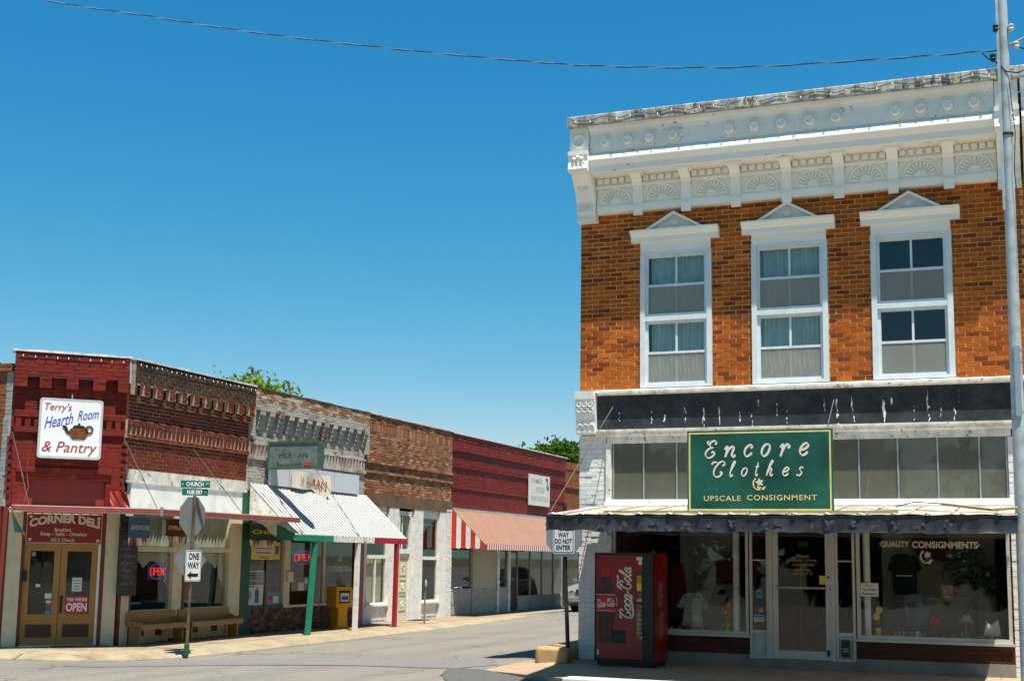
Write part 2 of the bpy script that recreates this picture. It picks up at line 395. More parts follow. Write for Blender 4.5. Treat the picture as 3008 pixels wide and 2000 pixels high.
ROAD = asphalt('asphalt', (.21, .19, .157), (.4, .365, .305), crack=True)
PATCH = asphalt('asphalt_patch', (.1, .098, .092), (.22, .21, .19), 1.3)
PATCH2 = asphalt('asphalt_patch_grey', (.19, .18, .175), (.28, .265, .25), 1.2)
def concrete(name, c, var=.2, crack=True):
    g = G(name); a = g.noise(1.4, 6, .65); b = g.noise(120, 4, .7); d = g.noise(7, 5, .7)
    cc = g.ramp(g.math('ADD', g.math('MULTIPLY', a, .6), g.math('MULTIPLY', d, .4)), [(.35, tuple(x*(1-var*1.3) for x in c)), (.55, c), (.72, tuple(min(1, x*(1+var*.6)) for x in c))])
    cc = g.mix(.3, cc, g.ramp(b, [(.3, (.45, .45, .45)), (.7, (1, 1, 1))]), 'MULTIPLY')
    g.bsdf(cc, .9, 0, g.bump(g.math('ADD', b, d), .45, .005), .2); return g.m
WALK_L = concrete('sidewalk_tan', (.34, .25, .165), .3); KERB_L = concrete('kerb_cream', (.36, .3, .195), .3); WALK_R = concrete('sidewalk_tan_worn', (.42, .29, .185)); KERB_R = concrete('kerb_pale', (.62, .58, .47))
BLOCK = concrete('block_ochre', (.42, .29, .13), .3)
BASECON = concrete('base_concrete', (.25, .24, .21), .25)
WHITE = paint('white_paint', (.78, .77, .72), .5, .06, 3, grime=(.42, .39, .31), grime_amt=.0, bump=.2)
WHITEW = paint('white_paint_worn', (.77, .75, .69), .6, .1, 2.5, grime=(.36, .32, .24), grime_amt=.35, chip=(.22, .2, .17), chip_at=.66, chip_scale=16, bump=.5)
CORN = paint('cornice_white', (.86, .83, .74), .5, .04, 1.5, bump=.08)
CORNF = paint('cornice_white_flaking', (.85, .83, .76), .5, .04, 1.5, chip=(.2, .25, .28), chip_at=.685, chip_scale=6.5, bump=.25, chip_stretch=(1, 1, 1.6))
CAPM = paint('cap_flashing', (.66, .64, .56), .45, .25, 3.2, grime=(.09, .085, .07), grime_amt=.62, chip=(.12, .12, .11), chip_at=.62, chip_scale=9, bump=.9, bscale=22, streak=1, chip_stretch=(1, 1, .35))
WFRAME = paint('window_aluminium', (.62, .68, .69), .38, .08, 3, grime=(.5, .5, .45), bump=.08, metal=.0, spec=.5)
HOOD = paint('hood_white', (.79, .78, .71), .5, .05, 1.5, bump=.08)
DARKF = paint('dark_fascia', (.015, .018, .019), .6, .5, 2.0, grime=(.05, .058, .06), grime_amt=.3, chip=(.66, .65, .6), chip_at=.735, chip_scale=9, bump=.3, chip_stretch=(2.2, 1, .55))
DARKA = paint('awning_black', (.011, .013, .014), .48, .6, 2.6, grime=(.045, .052, .058), grime_amt=.35, bump=.35, bscale=14, spec=.5)
ROOFM = paint('awning_roof_metal', (.5, .48, .42), .5, .2, 2, grime=(.36, .17, .05), grime_amt=.28, bump=.3, stretch=(4, .5, 1))
BLACK = paint('black_gloss', (.012, .012, .013), .35, .3)
BLACKM = paint('black_matte', (.015, .015, .015), .7, .3)
GREEN = paint('sign_green', (.006, .095, .06), .45, .55, 2.2, grime=(.012, .06, .045), grime_amt=.3, bump=.12)
GOLD = paint('gold_paint', (.68, .55, .2), .5, .15, 8)
CREAMT = paint('cream_lettering', (.68, .61, .52), .55, .08, 8)
LETW = paint('letter_white', (.82, .82, .78), .5, .05, 8)
ALU = paint('aluminium_frame', (.5, .48, .43), .42, .1, 3, metal=.15)
PALEP = paint('pale_panel', (.4, .47, .47), .55, .08, 3, grime=(.3, .3, .26), grime_amt=.1)
BR_E = brick_mat('brick_orange', [(.34, .06, .009), (.52, .11, .01), (.6, .145, .012), (.45, .086, .009), (.63, .172, .017), (.56, .122, .01), (.2, .04, .01), (.27, .05, .01), (.58, .135, .011)], dirt=(.13, .033, .008), dirt_amt=.36)
MO_E = paint('mortar_tan', (.62, .38, .15), .95, .3, 5, bump=.6, spec=.1)
BR_WH = brick_mat('brick_white', [(.74, .73, .68), (.79, .78, .74), (.76, .75, .7)], .6, over=(.25, .2, .16), over_lo=.66, over_hi=.69, over_scale=5, bump=.4)
MO_WH = paint('mortar_white', (.6, .59, .55), .85, .1, 9)
BR_DK = brick_mat('brick_dark_brown', [(.075, .024, .013), (.1, .032, .016), (.06, .02, .012)], .8)
MO_DK = paint('mortar_brown', (.085, .05, .033), .9, .2, 9)
GLASS = glass_mat('shop_glass', (.93, .95, .93), 1.25, .012)
GLASSU = glass_mat('upper_window_glass', (.82, .88, .88), 1.7, .03)
GLASST = glass_mat('transom_glass', (.75, .78, .7), 1.0, .03, body=(.15, .15, .115), bodyf=.8)
SCREEN = glass_mat('insect_screen', (.9, .9, .9), .15, .0, body=(.42, .42, .38), bodyf=.42)
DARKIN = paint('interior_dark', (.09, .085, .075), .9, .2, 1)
RODM = paint('rod_dull', (.1, .08, .06), .6, .3, 6)
INW = paint('interior_wall', (.27, .25, .2), .9, .12, 1.2)
INF = paint('interior_floor', (.2, .17, .13), .8, .2, 2)
CURT = paint('curtain_grey_blue', (.55, .6, .57), .9, .1, 4)
STEEL = paint('galvanised', (.42, .45, .46), .38, .18, 3, metal=.55)
RUST = paint('rusty_steel', (.16, .09, .045), .7, .4, 4, metal=.2)

# ------------------------------------------------------------------ ground, road, pavements
def road_z(x, y):
    t = min(1, max(0, (x+15.6)/7.2)); near = -.37*(1-t)-.12*t
    far = -.29*(1-t)-.1*t; u_ = min(1, max(0, (y-28)/14)); return near*(1-u_)+far*u_
def struct(o): o['kind'] = 'structure'; return o
mb = MB(); R_ = 3000
mb.add([(-R_, -R_, -.62), (R_, -R_, -.62), (R_, R_, -.62), (-R_, R_, -.62)], [(0, 1, 2, 3)])
GRASS = paint('ground_grass', (.13, .12, .07), .95, .4, .3, bump=.6)
struct(mb.build('ground', GRASS, recalc=False))
xs = [-120, -80, -50, -35]+[-24+.6*i for i in range(54)]+[12, 20, 35, 60, 120]; ys = [-12, -6, 0, 5]+[8+.7*i for i in range(80)]+[70, 90, 140, 220]
mb = MB(); vs_ = []
for y in ys:
    for x in xs:
        vs_.append((x, y, road_z(x, y)+.012*sin(x*.9+y*.5)*sin(y*.7-x*.2)))
nx = len(xs)
mb.add(vs_, [(j*nx+i, j*nx+i+1, (j+1)*nx+i+1, (j+1)*nx+i) for j in range(len(ys)-1) for i in range(nx-1)])
struct(mb.build('road', ROAD, recalc=False, smooth=True))
# patches: wobbly-edged sheets a few mm above the road
def patch(name, poly, m, dz, seed):
    R = random.Random(seed); pts = []
    for i, p in enumerate(poly):
        q = poly[(i+1) % len(poly)]; L = math.hypot(q[0]-p[0], q[1]-p[1]); n = max(1, int(L/.12))
        for k in range(n):
            t = k/n; pts.append((p[0]+(q[0]-p[0])*t+R.uniform(-.035, .035), p[1]+(q[1]-p[1])*t+R.uniform(-.035, .035)))
    b = bmesh.new(); f = b.faces.new([b.verts.new((x, y, 0)) for x, y in pts])
    bmesh.ops.triangulate(b, faces=[f]); 
    for _ in range(3):
        bmesh.ops.subdivide_edges(b, edges=[e for e in b.edges if e.calc_length() > .5], cuts=1); bmesh.ops.triangulate(b, faces=b.faces[:])
    for v in b.verts: v.co.z = road_z(v.co.x, v.co.y)+.012*sin(v.co.x*.9+v.co.y*.5)*sin(v.co.y*.7-v.co.x*.2)+dz
    me = bpy.data.meshes.new(name); b.normal_update(); b.to_mesh(me); b.free(); me.materials.append(m)
    for p in me.polygons:
        pass
    o = bpy.data.objects.new(name, me); COL.objects.link(o); return struct(o)
patch('road_patch', [(-8.95, 19.75), (-8.2, 19.5), (-6.2, 17.55), (-6.0, 16.5), (-7.5, 16.7), (-8.35, 18.2)], PATCH, .012, 3)
patch('road_patch', [(-15.3, 20.9), (-12.0, 22.3), (-9.2, 22.2), (-8.45, 20.6), (-8.8, 19.6), (-11.0, 20.2), (-14.3, 19.6), (-16.2, 19.2), (-16.6, 19.9)], PATCH2, .008, 5)
# left pavement (tan slab, sloped cream kerb running round the corner)
ZL = -.246
top = [(-34, 20.55), (-19.5, 20.55), (-18.2, 20.65), (-17.2, 20.95), (-16.55, 21.6), (-16.28, 22.6), (-16.2, 24), (-16.2, 35), (-16.4, 40), (-16.9, 46), (-16.95, 50), (-17, 80)]
foot = [(-34, 19.75), (-19.5, 19.75), (-17.8, 19.85), (-16.6, 20.2), (-15.85, 20.9), (-15.5, 22.2), (-15.45, 24), (-15.5, 35), (-15.85, 40), (-16.5, 46), (-16.55, 50), (-16.5, 80)]
def densify(P, n=8): return catmull(P, n)
top = densify(top); foot = densify(foot)
mb = MB(); vs_ = []; fs_ = []; Rk = random.Random(4)
for (tx, ty), (fx_, fy_) in zip(top, foot):
    j = Rk.uniform(-.02, .02)
    m_ = (tx*.35+fx_*.65, ty*.35+fy_*.65)
    vs_ += [(tx, ty, ZL), (m_[0]+j, m_[1], ZL-.03), (fx_+j, fy_, road_z(fx_, fy_)+.012), (fx_+.02, fy_-.02, road_z(fx_, fy_)-.1)]
for i in range(len(top)-1):
    for k in range(3): fs_.append((4*i+k, 4*i+k+1, 4*i+k+5, 4*i+k+4))
mb.add(vs_, fs_); struct(mb.build('kerb', KERB_L, smooth=True))
mb = MB(); R = random.Random(8)
walk = thing('pavement', '', ''); del walk['label'], walk['category']; walk['kind'] = 'structure'
# slabs of the left pavement: poured bays with recessed joints
ycuts = [20.2, 22.35, 24.3, 26.4, 28.5, 30.6, 32.6, 34.7, 36.8, 38.9, 41.2, 43.5, 46, 49, 53, 58, 65, 80]
def edge_x(y):
    for a, b in zip(top[:-1], top[1:]):
        if a[1] <= y <= b[1] and b[1] > 20.8: return a[0]+(b[0]-a[0])*(y-a[1])/max(1e-6, b[1]-a[1])
    return top[-1][0]
for a, b in zip(ycuts[1:-1], ycuts[2:]):
    h = R.uniform(-.004, .004); P = [(-18.3, a+.006), (edge_x(a+.01)-.004, a+.006), (edge_x((a+b)/2)-.004, (a+b)/2), (edge_x(b-.01)-.004, b-.006), (-18.3, b-.006)]
    MB().prism(P, ZL-.15, ZL+h, 'z').build('paving_slab', WALK_L, walk)
cornpts = [p for p in top if p[1] < 22.35 and p[0] > -20.2]
P = [(-20.2, 22.34)]+[(p[0]-.004, p[1]+.004) for p in cornpts]+[(edge_x(22.34)-.004, 22.34)]
MB().prism(P, ZL-.15, ZL+.001, 'z').build('paving_slab', WALK_L, walk)
MB().prism([(-34, 22.34), (-34, 20.56), (-20.21, 20.56), (-20.21, 22.34)], ZL-.15, ZL-.002, 'z').build('paving_slab', WALK_L, walk)
B('joint_fill', BASECON, walk, (-18.3, -16.3, 22.4, 80, ZL-.2, ZL-.014))
# right pavement in front of the brick building
walk2 = thing('pavement', '', ''); del walk2['label'], walk2['category']; walk2['kind'] = 'structure'
xc = [-6.25, -4.4, -2.5, -.6, 1.3, 3.2, 5.2, 9, 14]
for a, b in zip(xc[:-1], xc[1:]): MB().prism([(a+.006, 17.97), (b-.006, 17.97), (b-.006, 21.6), (a+.006, 21.6)], -.2, R.uniform(-.003, .003), 'z').build('paving_slab', WALK_R, walk2)
ramp = [(-6.256, 17.72), (-6.256, 21.6), (-7.15, 21.6), (-7.15, 21.0), (-8.35, 22.3), (-8.25, 19.5)]
vz = lambda x, y: 0 if x > -7.2 and y > 18.3 else max(-.115, -.11*max(0, (-7.1-x)/1.1)-.02*max(0, 18.4-y))
mb = MB(); pp = [(x, y, vz(x, y)) for x, y in ramp]
mb.add(pp+[(x, y, -.25) for x, y in ramp], [tuple(range(6)), tuple(range(11, 5, -1))]+[(i, i+6, (i+1) % 6+6, (i+1) % 6) for i in range(6)])
bm_ = mb.build('paving_slab', WALK_R, walk2)
for a, b in ((-6.25, -3.2), (-3.19, .2), (.21, 3.8), (3.81, 14)):
    B('kerb_stone', KERB_R, walk2, (a, b-.008, 17.62, 17.962, -.3, .004), bevel=.02)
B('joint_fill', BASECON, walk2, (-6.25, 14, 17.98, 21.6, -.25, -.012))
mb = MB(); pts = [(-7.79, 20.66), (-7.72, 20.56), (-7.2, 20.6), (-7.2, 24.5), (-7.85, 24.5)]
b_ = mb.prism(pts, -.28, .2, 'z').build('kerb_block', BLOCK, bevel=.05, smooth=True); tag(b_, 'raised ochre concrete kerb block at foot of the black signpost', 'kerb')

# ------------------------------------------------------------------ corner shop: two-storey brick with bracketed cornice
EX = -7.18; EY = 21.05
enc = thing('brick_corner_shop', 'two-storey orange brick corner shop with white bracketed cornice and pedimented windows', 'building', (EX, EY, 0))
WE = 7.13
EW = Matrix.Translation((EX, EY, 0))
WIN = [1.68, 3.565, 5.465]; HW = .615; WZ0, WZ1 = 4.47, 6.80
bk = Bricks(enc, EW, BR_E, MO_E, gap=.014, proud=.007, seed=5)
holes = [(c-HW, c+HW, WZ0, WZ1) for c in WIN]
bk.zone(0, WE, 4.40, 7.56, 0, holes)
bk.finish(300)
# shell behind the front: side, back, roof
SHELL = paint('side_wall', (.3, .1, .04), .9, .2, 3)
B('side_wall', SHELL, enc, (0, .3, .122, 17, 0, 8.9)); B('side_wall', SHELL, enc, (WE-.3, WE, .122, 17, 0, 8.9)); B('rear_wall', SHELL, enc, (.3, WE-.3, 16.7, 17, 0, 8.5))
B('parapet', SHELL, enc, (0, WE, .0, .28, 7.561, 8.88)); B('flat_roof', BASECON, enc, (.3, WE-.3, .28, 16.7, 8.2, 8.35))
B('ceiling', INW, enc, (.3, WE-.3, .123, 16.7, 4.0, 4.1)); B('shop_ceiling', INW, enc, (.3, WE-.3, .14, 9, 3.62, 3.7))
# cornice ------------------------------------------------------------------
def prof(mbp, P, x0, x1): mbp.prism(P, x0, x1, 'x'); return mbp
c0, c1 = .33, WE-.35
prof(MB(), [(.0, 8.895), (-.6, 8.895), (-.71, 8.9), (-.715, 9.05), (-.70, 9.065), (.0, 9.12)], -.02, WE+.02).build('cornice_cap', CAPM, enc)
# upright seams and patched tin on the cap
R = random.Random(21)
for i in range(24):
    x = .12+i*.295+R.uniform(-.05, .05); B('cap_seam', CAPM, enc, (x, x+.02, -.724, -.70, 8.885, 9.06))
for i in range(9):
    x = .1+i*.78+R.uniform(-.1, .1); B('flashing_patch', CAPM, enc, (x, x+R.uniform(.3, .6), -.722, -.714, 8.87+R.uniform(0, .02), 8.98+R.uniform(0, .05)))
prof(MB(), [(-.3, 8.45), (-.515, 8.45), (-.525, 8.6), (-.515, 8.75), (-.55, 8.77), (-.56, 8.8), (-.62, 8.84), (-.64, 8.893), (-.3, 8.893)], c0, c1).build('rosette_frieze', CORNF, enc)
prof(MB(), [(-.1, 8.449), (-.5, 8.449), (-.615, 8.36), (-.62, 8.30), (-.60, 8.28), (-.56, 8.22), (-.54, 8.215), (-.535, 8.11), (-.1, 8.11)], c0, c1).build('corona', CORNF, enc, smooth=True, angle=30)
prof(MB(), [(.0, 8.109), (-.22, 8.109), (-.215, 8.085), (-.17, 8.085), (-.17, 7.965), (-.2, 7.955), (-.2, 7.925), (-.12, 7.915), (-.12, 7.63), (-.135, 7.63), (-.15, 7.6), (-.15, 7.50), (-.12, 7.49), (.0, 7.49)], c0, c1).build('architrave', CORN, enc)
ros = MB().lathe([(.135, 0), (.135, .02), (.115, .035), (.098, .02), (.085, .03), (.078, .1), (.055, .115), (.04, .085), (.012, .09)], (0, 0, 0), 20, 'y')
ros_me = None
for i, x in enumerate([.612, 1.009, 1.386, 1.788, 2.726, 3.138, 3.573, 4.021, 4.429, 5.345, 5.715, 6.111, 6.496]):
    if i == 0:
        o = ros.build('rosette', CORNF, enc, smooth=True); ros_me = o
    else:
        o = ros_me.copy(); COL.objects.link(o)
    o.location = (x, -.523, 8.60); o.rotation_euler = (0, R.uniform(0, 6), 0)
mods = [1.07+.8345*i for i in range(7)]
edges = [c0]+mods+[c1]
def modillion(x):
    h = holder('modillion', enc, (x, 0, 0))
    MB().prism([(-.12, 7.41), (-.19, 7.41), (-.195, 7.55), (-.175, 7.57), (-.185, 7.7), (-.2, 7.9), (-.12, 7.9)], -.078, .078, 'x').build('shaft', CORN, h)
    MB().prism([(-.12, 7.901), (-.21, 7.901), (-.24, 7.96), (-.34, 8.02), (-.40, 8.07), (-.12, 8.07)], -.085, .085, 'x').build('scroll', CORN, h)
    B('cap_block', CORN, h, (-.125, .125, -.43, -.12, 8.071, 8.108)); B('band', CORN, h, (-.082, .082, -.203, -.12, 7.56, 7.575))
    return h
m0 = modillion(mods[0])
for x in mods[1:]:
    c = copy_tree(m0, enc); c.location.x = x
fan_src = None
for a, b in zip(edges[:-1], edges[1:]):
    xa = a+(.085 if a in mods else .02); xb = b-(.085 if b in mods else .02); mid = (xa+xb)/2
    nd = 5; pit = (xb-xa)/nd
    for i in range(nd):
        x = xa+pit*(i+.5); B('dentil', CORN, enc, (x-.042, x+.042, -.225, -.169, 7.985, 8.072))
    mb = MB(); r = .265
    mb.torus((mid, -.122, 7.645), r, .028, 20, 6, 0, pi)
    for k in range(11):
        t = pi*(k+.5)/11
        mb.prism([(mid+cos(t-.1)*r*.9, 7.645+sin(t-.1)*r*.9), (mid+cos(t+.1)*r*.9, 7.645+sin(t+.1)*r*.9), (mid+cos(t)*r*.42, 7.645+sin(t)*r*.42)], -.15, -.121)
    mb.torus((mid, -.12, 7.645), .1, .012, 12, 5, 0, pi)
    for sx in (-1, 1):
        mb.lathe([(.045, 0), (.045, .012), (.03, .02), (.02, .01), (.01, .012)], (mid+sx*(xb-xa)*.43, -.12, 7.875), 12, 'y')
    mb.build('fan_panel', CORN, enc, smooth=True, angle=40)
# end consoles
def console(x0, x1, flip):
    h = holder('console', enc, (0, 0, 0)); xm = (x0+x1)/2; w_ = x1-x0
    MB().prism([(0, 7.42), (-.16, 7.42), (-.17, 7.5), (-.2, 7.51), (-.215, 7.66), (-.23, 7.7), (-.3, 7.86), (-.42, 8.0), (-.5, 8.12), (0, 8.12)], x0, x1, 'x').build('scroll', CORN, h)
    MB().prism([(0, 8.121), (-.655, 8.121), (-.67, 8.16), (-.64, 8.3), (-.67, 8.40), (-.675, 8.47), (0, 8.47)], x0-.01, x1+.01, 'x').build('acanthus_block', CORN, h)
    B('rosette_block', CORN, h, (x0, x1, -.6, 0, 8.471, 8.892))
    mb = MB()
    for k in range(16):
        a = 2*pi*k/16; mb.lathe([(.026, 0), (.024, .02), (.01, .032)], (xm+cos(a)*.1, -.6, 8.66+sin(a)*.1), 7, 'y')
    mb.build('wreath', CORN, h, smooth=True)
    mb = MB()
    for k in (-1, 0, 1):
        mb.lathe([(.02, 0), (.028, .015), (.03, .03), (.012, .045)], (xm+k*.07, -.645, 8.36-abs(k)*.03), 8, 'y')
        for j in range(4): mb.lathe([(.016, 0), (.016, .015), (.006, .025)], (xm+k*(.05+.012*j), -.65, 8.33-.045*j), 6, 'y')
    for k in (-1, 1): mb.torus((xm+k*.085, -.65, 8.24), .04, .012, 12, 5)
    mb.build('acanthus_leaf', CORN, h, smooth=True)
    mb = MB(); mb.torus((xm, -.36, 7.9), .085, .012, 16, 5)
    for k in range(4):
        a = k*pi/2; mb.prism([(xm+cos(a)*.07, 7.9+sin(a)*.07), (xm+cos(a+.7)*.018, 7.9+sin(a+.7)*.018), (xm, 7.9), (xm+cos(a-.7)*.018, 7.9+sin(a-.7)*.018)], -.37, -.3)
    mb.build('star_boss', CORN, h)
    mb = MB()
    for i in range(3):
        for j in range(2): mb.torus((xm+(i-1)*.085, -.225, 7.56+j*.07), .035, .008, 10, 5)
    mb.build('lattice_relief', CORN, h)
    B('toe', CORN, h, (x0-.005, x1+.005, -.19, 0, 7.36, 7.419))
console(-.005, .318, 1); console(WE-.34, WE-.01, -1)
# windows -------------------------------------------------------------------------
CUR = CURT
def sash(parent, x0, x1, z0, z1, y):
    h = holder('sash', parent)
    MB().frame(x0, x1, z0, z1, .045, y-.015, y+.03).build('sash_frame', WFRAME, h, recalc=False)
    zm = (z0+z1)/2
    B('rail', WFRAME, h, (x0+.045, x1-.045, y-.012, y+.025, zm-.02, zm+.02))
    xm = (x0+x1)/2
    B('muntin', WFRAME, h, (xm-.017, xm+.017, y+.004, y+.022, zm+.02, z1-.045), (xm-.017, xm+.017, y+.004, y+.022, z0+.045, zm-.02))
    B('pane', GLASSU, h, (x0+.045, x1-.045, y+.03, y+.034, zm+.02, z1-.045)); B('pane', GLASSU, h, (x0+.045, x1-.045, y+.03, y+.034, z0+.045, zm-.02))
    B('insect_screen', SCREEN, h, (x0+.045, x1-.045, y-.004, y-.002, z0+.045, zm-.02))
for wi, c in enumerate(WIN):
    wn = holder('window', enc); x0, x1 = c-HW+.004, c+HW-.004
    MB().frame(x0, x1, WZ0+.004, WZ1-.02, .085, -.03, .12, .05, .05).build('window_frame', WFRAME, wn, recalc=False)
    B('transom_bar', WFRAME, wn, (x0+.085, x1-.085, -.025, .12, 5.60, 5.68))
    sash(wn, x0+.086, x1-.086, 5.681, WZ1-.071, .03); sash(wn, x0+.086, x1-.086, WZ0+.055, 5.599, .03)
    # room behind
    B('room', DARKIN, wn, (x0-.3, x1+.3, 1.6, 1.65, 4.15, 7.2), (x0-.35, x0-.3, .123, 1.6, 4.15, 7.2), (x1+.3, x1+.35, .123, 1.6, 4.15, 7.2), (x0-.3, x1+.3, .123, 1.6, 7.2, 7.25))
    if wi < 2:
        mb = MB(); n = 60; a, b = x0+(.16 if wi == 0 else .05), x1-.05; vs_ = []
        for i in range(n+1):
            x = a+(b-a)*i/n; y = .13+.02*sin(i*1.5+wi)+.014*sin(i*.53)
            vs_ += [(x, y, 4.5), (x+.004*sin(i), y, 6.76)]
        mb.add(vs_, [(2*i, 2*i+2, 2*i+3, 2*i+1) for i in range(n)]); mb.build('curtain', CUR, wn, smooth=True)
    hd = holder('window_hood', enc)
    B('lintel_board', HOOD, hd, (x0+.01, x1-.01, -.045, .1, WZ1-.018, 6.945))
    MB().prism([(0, 6.946), (-.1, 6.946), (-.105, 7.03), (-.12, 7.04), (-.15, 7.09), (-.18, 7.1), (-.19, 7.14), (0, 7.14)], c-.75, c+.75, 'x').build('hood_moulding', HOOD, hd)
    MB().prism([(c-.47, 7.141), (c+.47, 7.141), (c, 7.385)], -.04, .0).build('tympanum', HOOD, hd)
    for sx in (-1, 1):
        P = [(c+sx*.50, 7.141), (c, 7.43), (c, 7.385), (c+sx*.42, 7.141)]
        MB().prism(P, -.16, -.0).build('raking_moulding', HOOD, hd)
    mb = MB()
    for r in (.085, .055): 
        mb.prism([(c-r*1.5, 7.25), (c, 7.25+r), (c+r*1.5, 7.25), (c, 7.25-r)], -.06-(.085-r)*.8, -.039)
    mb.build('diamond_boss', HOOD, hd)
# middle band ---------------------------------------------------------------------
MB().prism([(0, 4.36), (-.13, 4.36), (-.16, 4.385), (-.16, 4.425), (-.14, 4.445), (0.0, 4.462)], .33, WE+.4, 'x').build('sill_course', WHITEW, enc)
B('signband', DARKF, enc, (.33, WE, -.06, .1, 3.785, 4.359))
# thin traces of old white lettering on the signband
R = random.Random(77)
def flake(x, z, w_, h_):
    n = 15; return [(x+w_*(.25+.75*R.random())*cos(2*pi*k/n), z+h_*(.25+.75*R.random())*sin(2*pi*k/n)) for k in range(n)]
mb = MB()
for (fx0, zz, fw_, fh_) in [(.72, 3.98, .03, .02), (1.28, 3.97, .02, .05), (1.5, 3.95, .04, .05), (1.85, 4.02, .02, .06), (2.15, 4.0, .02, .1), (2.16, 3.9, .02, .05), (2.42, 4.02, .025, .11), (2.42, 3.86, .02, .04), (2.75, 3.95, .02, .06), (2.95, 3.9, .03, .06), (3.05, 4.18, .02, .03), (3.35, 4.05, .015, .05), (3.5, 3.92, .015, .05), (4.1, 4.1, .015, .05), (4.28, 4.08, .02, .12), (4.3, 3.9, .03, .05), (4.52, 4.1, .02, .08), (4.55, 3.92, .02, .06), (5.0, 4.02, .04, .16), (5.12, 4.14, .025, .1), (5.45, 3.95, .03, .03), (5.65, 4.1, .02, .1), (5.68, 3.93, .04, .05), (5.85, 3.93, .03, .05), (6.05, 3.93, .03, .05), (6.12, 4.2, .01, .02)]:
    for k in range(5): mb.prism(flake(fx0+R.uniform(-.012, .012), zz+R.uniform(-.12, .1), fw_*R.uniform(.15, .55), fh_*R.uniform(.3, 1.0)), -.0615-.0006*k, -.059)
mb.build('paint_flakes', LETW, enc, kind='stuff')
MB().prism([(.1, 3.67), (-.05, 3.67), (-.08, 3.69), (-.09, 3.74), (-.11, 3.755), (-.11, 3.784), (.1, 3.784)], .3, WE, 'x').build('lower_moulding', WHITEW, enc)
B('frieze_board', WHITEW, enc, (.5, WE-.3, -.03, .14, 3.56, 3.669))
hb = holder('pier_bracket', enc)
MB().prism([(0, 3.71), (-.13, 3.71), (-.15, 3.74), (-.16, 3.95), (-.19, 4.05), (-.2, 4.22), (-.24, 4.3), (-.25, 4.43), (0, 4.43)], -.01, .326, 'x').build('scroll', WHITE, hb)
mb = MB()
for i in range(3):
    for j in range(2): mb.torus((.06+i*.1, -.21-.01*j, 4.12+j*.09), .04, .01, 10, 5)
for i in (0, 1, 2): mb.torus((.06+i*.1, -.165, 3.83), .05, .01, 12, 5, 0, pi)
mb.build('relief', WHITE, hb, kind='stuff')
# piers
pk = Bricks(enc, EW, BR_WH, MO_WH, gap=.008, proud=.005, seed=9)
pk.zone(.0, .48, 0, 3.7, .0, depth=.13); pk.finish(90, mortar_name='pier_core')
pk = Bricks(enc, EW, BR_WH, MO_WH, gap=.008, proud=.005, seed=10); pk.zone(6.78, WE, 0, 3.55, .0, depth=.13); pk.finish(60, mortar_name='pier_core')
B('pier_trim', WHITEW, enc, (.481, .56, -.04, .1, 2.62, 3.559)); B('pier_trim', WHITEW, enc, (.482, .58, -.03, .1, .5, 2.62))
# transom lights
mull = [.59, 1.114, 1.678, 2.26, 2.85, 3.43, 4.015, 4.598, 5.184, 5.773, 6.375, 6.76]
for a, b in zip(mull[:-1], mull[1:]): B('transom_pane', GLASST, enc, (a+.012, b-.012, .05, .056, 2.625, 3.559))
for i, a in enumerate(mull): B('transom_bar', STEEL, enc, (a-.011, a+.011, .03, .07, 2.62, 3.559))
B('transom_backing', INW, enc, (.55, WE-.3, .6, .65, 2.45, 3.6))
RUBW = paint('rough_white_sill', (.82, .8, .75), .8, .06, 5, chip=(.2, .18, .15), chip_at=.69, chip_scale=11, bump=1.2, bscale=18, chip_stretch=(.5, 1, 2))
MB().prism([(.1, 2.45), (-.13, 2.47), (-.15, 2.53), (-.1, 2.60), (-.02, 2.622), (.1, 2.622)], .49, WE-.3, 'x').build('transom_sill', RUBW, enc)
# street canopy: ribbed tin roof, black valance
AF = 17.5-EY; 
cn = holder('street_canopy', enc)
xl_b, xl_f, xr = .30, .73, 6.93
n = 34; mb = MB(); vs_ = []
NR = 24
for j in range(3):
    t = j/2; y = -.14+(AF+.14)*t; z = 2.50+(2.255-2.50)*t; xl = xl_b+(xl_f-xl_b)*t
    for i in range(n*2+1):
        x = xl+(xr-xl)*i/(n*2); vs_.append((x, y-(.03 if j == 2 else 0), z+(.0 if j < 2 else .006*sin(i*1.3))+.004*sin(i*.7+j)))
    nn = n*2+1
mb.add(vs_, [(j*nn+i, j*nn+i+1, (j+1)*nn+i+1, (j+1)*nn+i) for j in range(2) for i in range(nn-1)])
mb.add([(q[0], q[1], q[2]-.025) for q in vs_], [(j*nn+i, (j+1)*nn+i, (j+1)*nn+i+1, j*nn+i+1) for j in range(2) for i in range(nn-1)])
mb.build('roof_sheet', ROOFM, cn, recalc=False)
for i in range(12):
    t = (i+.5)/12; xb_ = xl_b+(xr-xl_b)*t; xf_ = xl_f+(xr-xl_f)*t
    MB().tube([(xb_, -.15, 2.515), (xf_, AF-.02, 2.27)], .013, 6).build('roof_rib', ROOFM, cn)
mb = MB(); vs_ = []; n = 80
for i in range(n+1):
    x = xl_f+(xr-xl_f)*i/n; d = .012*sin(i*.55)+.008*sin(i*1.9); e = .008*sin(i*.35)+.012*sin(i*1.1)
    vs_ += [(x, AF-.02, 2.238), (x, AF-.02+d*.5, 2.16), (x, AF-.02+d, 2.075), (x, AF-.03+d*1.4, 2.025+e)]
mb.add(vs_, [(4*i+k, 4*i+4+k, 4*i+5+k, 4*i+1+k) for i in range(n) for k in range(3)])
mb.build('valance', DARKA, cn, smooth=True)
mb = MB(); mb.add([(xl_f, AF-.02, 2.238), (xl_f-.05, AF+.5, 2.26), (xl_f-.05, AF+.5, 2.16), (xl_f, AF-.02, 2.03)], [(0, 1, 2, 3)]); mb.build('valance_return', DARKA, cn)
R = random.Random(31); mb = MB()
